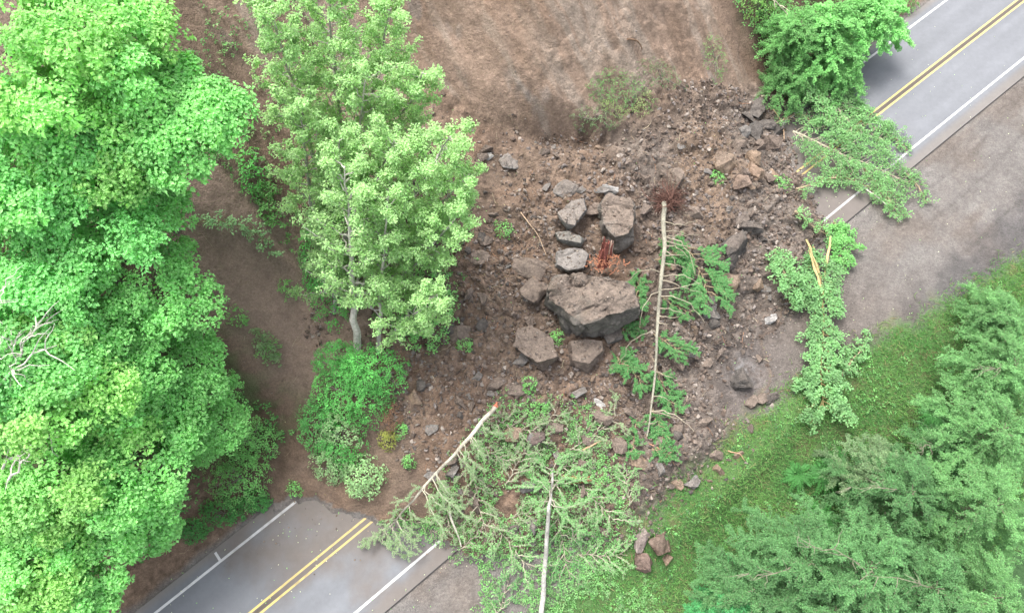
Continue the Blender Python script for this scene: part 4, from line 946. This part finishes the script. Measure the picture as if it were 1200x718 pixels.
# ---------------------------------------------------------------- trees on the bank below the road
PLU = np.array([.092, .210, .078]); PLB = np.array([.115, .25, .090])
def plume_tree(px, py, H, R, label, col=PLU, nb=34, L=.12, W=.05, dens=150, sub=10, lean_=(0, 0), bark=[.13, .13, .085], up=.25, name='bank_tree', cat='tree', dead=0):
    q, base = under(px, py, H); t = thing(name, base, label, cat, 'soft-leaved trees on the bank below the road'); c = q-base
    trunk = curve([0, 0, -.2], c*[1, 1, .97], 10, (*lean_, 0), .05); tb = Buf(); tube(tb, trunk, np.linspace(.16, .03, 10), bark, 7, .06); tb.build('trunk', M_bark, t)
    lb = Buf(); fb = Buf()
    for i in range(nb):
        f = .35+.62*(i+RNG.random())/nb; x = f*9; j = min(int(x), 8); s0 = trunk[j]*(1-(x-j))+trunk[j+1]*(x-j); a = i*2.4+RNG.uniform(-.3, .3)
        Lb = R*min(1.05, 1.55-1.25*f+.1)*RNG.uniform(.8, 1.15); d = np.array([math.cos(a), math.sin(a), 0]); pr = np.array([-d[1], d[0], 0])
        e = s0+d*Lb+UP*Lb*(up-.25*RNG.random())+pr*RNG.uniform(-.2, .2)*Lb; p = curve(s0, e, 9, UP*.2*Lb, .04)
        tube(lb, p, np.linspace(.028, .006, 9), bark, 5)
        feather(fb, p[0:4], 60, L, W, col, jit=.9, lift=.2); feather(fb, p[2:], int(dens*Lb*.7), L, W, col*RNG.uniform(.85, 1.15), jit=.7, lift=.06)
        cj = col*RNG.uniform(.85, 1.18)
        for s in range(int(sub*Lb)):
            k = int(RNG.integers(2, 9)); dd = nrm(nrm(p[min(k, 7)+1]-p[min(k, 7)])+pr*RNG.choice([-1, 1])*RNG.uniform(.5, 1.1)+UP*RNG.uniform(.0, .5)); l2 = RNG.uniform(.3, .8)
            tw = curve(p[k], p[k]+dd*l2, 5, (0, 0, .08), .02); feather(fb, tw, int(dens*l2*.75), L*.85, W, cj*RNG.uniform(.9, 1.12), jit=.8, lift=.09)
            if s % 2 == 0: tube(lb, tw, .008, bark, 3)
    for s in range(dead):
        db = Buf(); a = RNG.uniform(2.4, 4.0); d = np.array([math.cos(a), math.sin(a)*.5, .12]); s0 = c-UP*.6+d*R*.2
        mn = curve(s0, s0+d*R*1.0+UP*.5, 8, RNG.normal(0, .2, 3), .06); tube(db, mn, np.linspace(.028, .008, 8), [.17, .165, .115], 5)
        for j in range(10):
            s1 = mn[int(RNG.integers(1, 8))]; dd = nrm(d+RNG.normal(0, .8, 3)*[1, 1, .4]); tube(db, curve(s1, s1+dd*RNG.uniform(.4, 1.1), 4, (0, 0, .1), .04), np.linspace(.02, .006, 4), [.18, .175, .125], 4)
        db.build('dead_branch', M_bark, t)
    lb.build('branches', M_bark, t); fb.build('foliage', M_need, t); return t
for (x, y, H, R, lb, kw) in [
    (885, 690, 4.5, 2.4, 'leftmost soft-leaved tree of the bank, beside the yellowing grass', {}),
    (955, 660, 6.5, 2.9, 'feathery tree on the bank below the ferns, leaf plumes upright', dict(dead=1)),
    (1030, 665, 8.5, 3.6, 'feathery tree with thin grey dead branches across its crown', dict(dead=1, col=PLU*1.1)),
    (1110, 690, 9.5, 3.4, 'feathery tree near the bottom right corner, left of the last one', dict(dead=1)),
    (1180, 700, 10, 3.6, 'soft green tree filling the bottom right corner', dict(col=PLB)),
    (1075, 575, 6.5, 3.0, 'grey-green tree with curved yellowish branches at the middle of bank', dict(col=PLU*.95, dead=1)),
    (1180, 590, 9, 3.4, 'bright plumed tree at the right edge above the corner tree', dict(col=PLB*1.1)),
    (1185, 500, 7, 3.0, 'pale green tree at the right edge level with the big dark ferns', dict(col=PLB*1.15)),
    (1040, 550, 4.5, 2.0, 'pale grey-green young tree right of the fern group', dict(col=np.array([.145, .23, .11]))),
    (1195, 425, 5, 2.4, 'light green tree at the right edge where grass meets trees', dict(col=PLB*1.15, dead=1)),
    (1180, 365, 3.2, 1.8, 'uppermost small tree at the right edge of the grass bank', dict(col=PLB*1.1)),
    (880, 718, 4, 2.2, 'bright emerald tree top cut by the bottom edge', dict(col=np.array([.09, .34, .12]), L=.2)),
    (985, 715, 7, 3.0, 'feathery tree cut by bottom edge left of the corner trees', dict(col=PLU*1.05)),
    (1120, 520, 4.5, 1.8, 'sparse tree with long yellow branches by the dark ferns', dict(nb=14, col=PLU, dead=1))]:
    plume_tree(x, y, H, R, lb, **kw)
def fern(px, py, s_, label, col=np.array([.065, .21, .055])):
    q = P(px, py); t = thing('fern', q, label, 'fern', 'ferns on the grass bank'); fb = Buf(); sb = Buf()
    for i in range(15):
        a = i*2*pi/15+RNG.uniform(-.2, .2); d = np.array([math.cos(a), math.sin(a), 0]); p = curve((0, 0, .05), d*s_*RNG.uniform(.75, 1.1)+UP*.15, 9, UP*.35*s_)
        tube(sb, p, np.linspace(.014, .005, 9), col, 3)
        for k in range(1, 9):
            for sg in (-1, 1):
                pr = np.array([-d[1], d[0], 0])*sg; w_ = s_*.22*math.sin(pi*min(1, (9.2-k)/8.5)*.62+.3)
                leaves(fb, np.repeat(p[k][None], 2, 0)+[[0, 0, 0], d*s_*.05], nrm(np.repeat((pr+d*.45)[None], 2, 0)), np.repeat(UP[None], 2, 0), w_, s_*.07, np.repeat((col*RNG.uniform(.8, 1.25))[None], 2, 0))
    sb.build('stalks', M_grass, t); fb.build('fronds', M_leaf, t)
for (x, y, s_, lb) in [(931, 556, .9, 'bright fern, leftmost of the fern group beside bare brown soil'), (962, 556, 1.2, 'dark fern in the middle of the group with grey twigs below it'), (975, 545, 1.1, 'wide fern with pale leaves right of the middle fern'),
      (957, 606, 1.2, 'fern lowest on the bank, beneath the brown soil patch'), (1098, 502, 1.6, 'large dark fern crossed by a yellow branch near the right trees'), (1090, 486, 1.1, 'upper of the dark ferns near the right trees'), (1120, 540, 1.1, 'dark fern beneath the yellow branches at right'), (990, 580, .9, 'small fern hidden at the edge of the pale grey-green tree')]:
    fern(x, y, s_, lb)

for (x, y, H, R_, c, lb, kw) in [(1035, 5, 4.6, 2.4, RSC*1.15, 'bright roadside tree overhanging the white edge line at the top', dict(L=.15, W=.09)),
    (985, 20, 5, 2.5, RSC*1.05, 'tallest roadside tree at the top edge, just left of the edge line', dict(L=.14, W=.08)),
    (940, 25, 4.2, 2.2, RSC*.8, 'darker roadside tree between the bare branch and the bright tree', {}),
    (985, 72, 2.8, 1.8, RSC*.9, 'small green roadside tree beside the white line at the fallen crown', dict(nb=26)),
    (930, 85, 2.6, 1.9, RSC*.65, 'low dark roadside tree above the pale broken branch crotch', dict(nb=26))]:
    t = plume_tree(x, y, H, R_, lb, col=c, name='roadside_tree', **kw); t['group'] = 'greenery at the top right roadside'
# ---------------------------------------------------------------- grass, litter, ground plants
def grass(n, box, ok, L, W, cols, name, label, cat, flat_=.8):
    x = RNG.uniform(box[0], box[1], n); y = RNG.uniform(box[2], box[3], n); m = ok(x, y); x, y = x[m], y[m]
    C = np.stack([x, y, height(x, y)], 1); k = len(x); d = nrm(randdir(k)*[1, 1, .3]+np.array([.25, -.1, .55]))
    w_ = np.clip(.5+.9*fbm2(x*.5, y*.5, 3, 401), 0, 1)[:, None]; c = cols[0]*(1-w_)+cols[1]*w_
    c = np.where((RNG.random((k, 1)) < .14), cols[2], c)*(1+.25*RNG.uniform(-1, 1, (k, 1)))
    b = Buf(); leaves(b, C, d, nrm(UP+.8*randdir(k)), L*RNG.uniform(.5, 1.3, k), W, c, fold=.1)
    return tag(b.build(name, M_grass), label, cat, kind='stuff')
def edge_d(x, y):
    u, v = uv(x, y); return -v-(9.6+3.6*sst(-2, 22, u)*sst(60, 26, u))+.9*fbm2(x*.3, y*.3, 4, 402)+.5*noise2(x*1.3, y*1.3, 403)
def ok_bank(x, y):
    e = edge_d(x, y); return (RNG.random(x.shape) < sst(-.6, .9, e)*np.clip(.85+.7*fbm2(x*.6, y*.6, 3, 404), .1, 1)) & (e < 16)
grass(230000, (2, 44, -7, 26), ok_bank, .30, .03, [np.array([.095, .25, .07]), np.array([.15, .31, .09]), np.array([.24, .25, .12])], 'bank_grass', 'rough green grass covering the bank below the pavement', 'grass')
def ok_verge(x, y):
    e = edge_d(x, y); return (RNG.random(x.shape) < .8*np.exp(-((e-.4)/1.0)**2)) & (fbm2(x*.5, y*.5, 3, 414) > -.2)
grass(26000, (2, 44, -7, 26), ok_verge, .42, .04, [np.array([.10, .22, .06]), np.array([.20, .27, .10]), np.array([.30, .25, .14])], 'verge_grass', 'taller mixed green and straw grass along the turnout edge', 'grass')
def ok_bankleaf(x, y):
    e = edge_d(x, y); return (e > .3) & (e < 15) & (fbm2(x*.7, y*.7, 4, 405) > .12)
def litter(n, box, ok, L, cols, name, label, cat, k=4, up=.03, asp=.7, mat=None):
    x = RNG.uniform(box[0], box[1], n); y = RNG.uniform(box[2], box[3], n); m = ok(x, y); x, y = x[m], y[m]; z = height(x, y)
    u, v = uv(x, y); z = np.maximum(z, np.where((v < 4.1) & (v > -4.4), .006, -50)); C = np.stack([x, y, z+up], 1)
    cc = np.asarray(cols)[RNG.integers(len(cols), size=len(x))]; b = Buf()
    if k == 1: leaves(b, C, nrm(randdir(len(x))*[1, 1, .15]), nrm(UP+.25*randdir(len(x))), L*RNG.uniform(.5, 1.3, len(x)), L*asp, cc*(1+.3*RNG.uniform(-1, 1, (len(x), 1))))
    else: rosettes(b, C, np.repeat(UP[None], len(x), 0), .1*RNG.uniform(.5, 1.3, len(x)), k, L, L*asp, cc, cj=.3)
    return tag(b.build(name, mat or M_leaf), label, cat, kind='stuff')
litter(9000, (2, 44, -7, 26), ok_bankleaf, .13, [MAPC*.55, MAPC*.7, PLU], 'bank_weeds', 'broad-leaved weeds among the bank grass', 'weeds', 6, .12)
Z_bot = [flat(*p) for p in [(450, 612), (530, 634), (560, 690), (560, 740), (800, 740), (735, 650), (735, 600), (720, 520), (680, 480), (590, 480), (500, 590)]]
def ok_bot(x, y):
    s = sdf(Z_bot, x, y); return (RNG.random(x.shape) < sst(-.8, 1, s)) & (fbm2(x*.8, y*.8, 3, 407) > -.25)
litter(24000, (-14, 12, -7, 10), ok_bot, .10, [MAPC*.55, LICHG, MAPC*.7, LICHG*1.2, LICH], 'torn_foliage', 'torn green leaves and sprays strewn at the lower toe of the slide', 'foliage', 6, .1)
def ok_deb(x, y):
    _, d, fs = height(x, y, True); return (d > -.2) & (fs > 0) & (RNG.random(x.shape) < np.clip(.25+fbm2(x*.5, y*.5, 3, 408)*1.3, .02, 1))
litter(1500, (-14, 25, 0, 30), ok_deb, .08, [MAPC*.7, LICH, [.32, .28, .15], [.42, .40, .30]], 'slide_litter', 'leaf scraps scattered over the slide', 'leaf litter', 1, .05)
def ok_road(x, y):
    _, d, fs = height(x, y, True); u, v = uv(x, y)
    p = .9*np.exp(-np.abs(d+.5)/5.5); return (v < 4.6) & (v > -12) & (d < 0) & (RNG.random(x.shape) < p*1.0*np.clip(.5+1.2*fbm2(x*.4, y*.4, 3, 409), .05, 1))
litter(15000, (-30, 44, -7, 40), ok_road, .08, [MAPC*.8, [.3, .42, .22], [.50, .50, .40], [.38, .42, .30]], 'road_litter', 'small leaves strewn on the pavement', 'leaf litter', 1, .012)
def ok_for(x, y):
    u, v = uv(x, y); return (v > 6) & ((u < -23.5+noise2(x*.8, y*.8, 5)) | ((u > 15.5) & (v > 5))) & (fbm2(x*.4, y*.4, 3, 411) > -.35) & (x > -46)
litter(26000, (-46, 30, -7, 40), ok_for, .15, [MAPC*.5, MAPC*.6, SHD], 'undergrowth', 'green undergrowth on the forest floor', 'undergrowth', 6, .25)
def ok_mid(x, y):
    u, v = uv(x, y); return (v > 6.5) & (u > -17.5) & (u < -8.5) & (fbm2(x*.6, y*.6, 3, 412) > -.1)
litter(7000, (-22, 0, 8, 34), ok_mid, .13, [MAPC*.5, MAPC*.4, ALD*.6], 'undergrowth', 'green undergrowth beneath the pale-barked trees', 'undergrowth', 6, .2)
def sticks(n, box, ok, name, label, cat, l0, l1, cols, rad=.012):
    x = RNG.uniform(box[0], box[1], n); y = RNG.uniform(box[2], box[3], n); m = ok(x, y); x, y = x[m], y[m]; b = Buf()
    for i in range(len(x)):
        a = RNG.uniform(0, 2*pi); L = RNG.uniform(l0, l1); p = ground_pts(curve((x[i], y[i], -99), (x[i]+L*math.cos(a), y[i]+L*math.sin(a), -99), 4, (RNG.normal(0, .08), RNG.normal(0, .08), 0)), .03)
        tube(b, p, rad*RNG.uniform(.6, 1.6)*np.array([1, .9, .7, .4]), np.asarray(cols[int(RNG.integers(len(cols)))])*RNG.uniform(.7, 1.3), 4)
    return tag(b.build(name, M_bark), label, cat, kind='stuff')
sticks(1500, (-14, 25, 0, 30), ok_rub, 'twigs', 'broken twigs and roots littering the slide', 'twigs', .2, .9, [[.20, .15, .10], [.32, .27, .19], [.12, .07, .05], [.28, .15, .09]])
def ok_bare(x, y):
    u, v = uv(x, y); return (v > 4.5) & (u < -17) & (u > -32) & (v < 17)
sticks(700, (-32, 0, -5, 26), ok_bare, 'bank_twigs', 'fine twigs lying on the bare bank and soil track', 'twigs', .2, .8, [[.20, .15, .10], [.30, .25, .18]], .008)
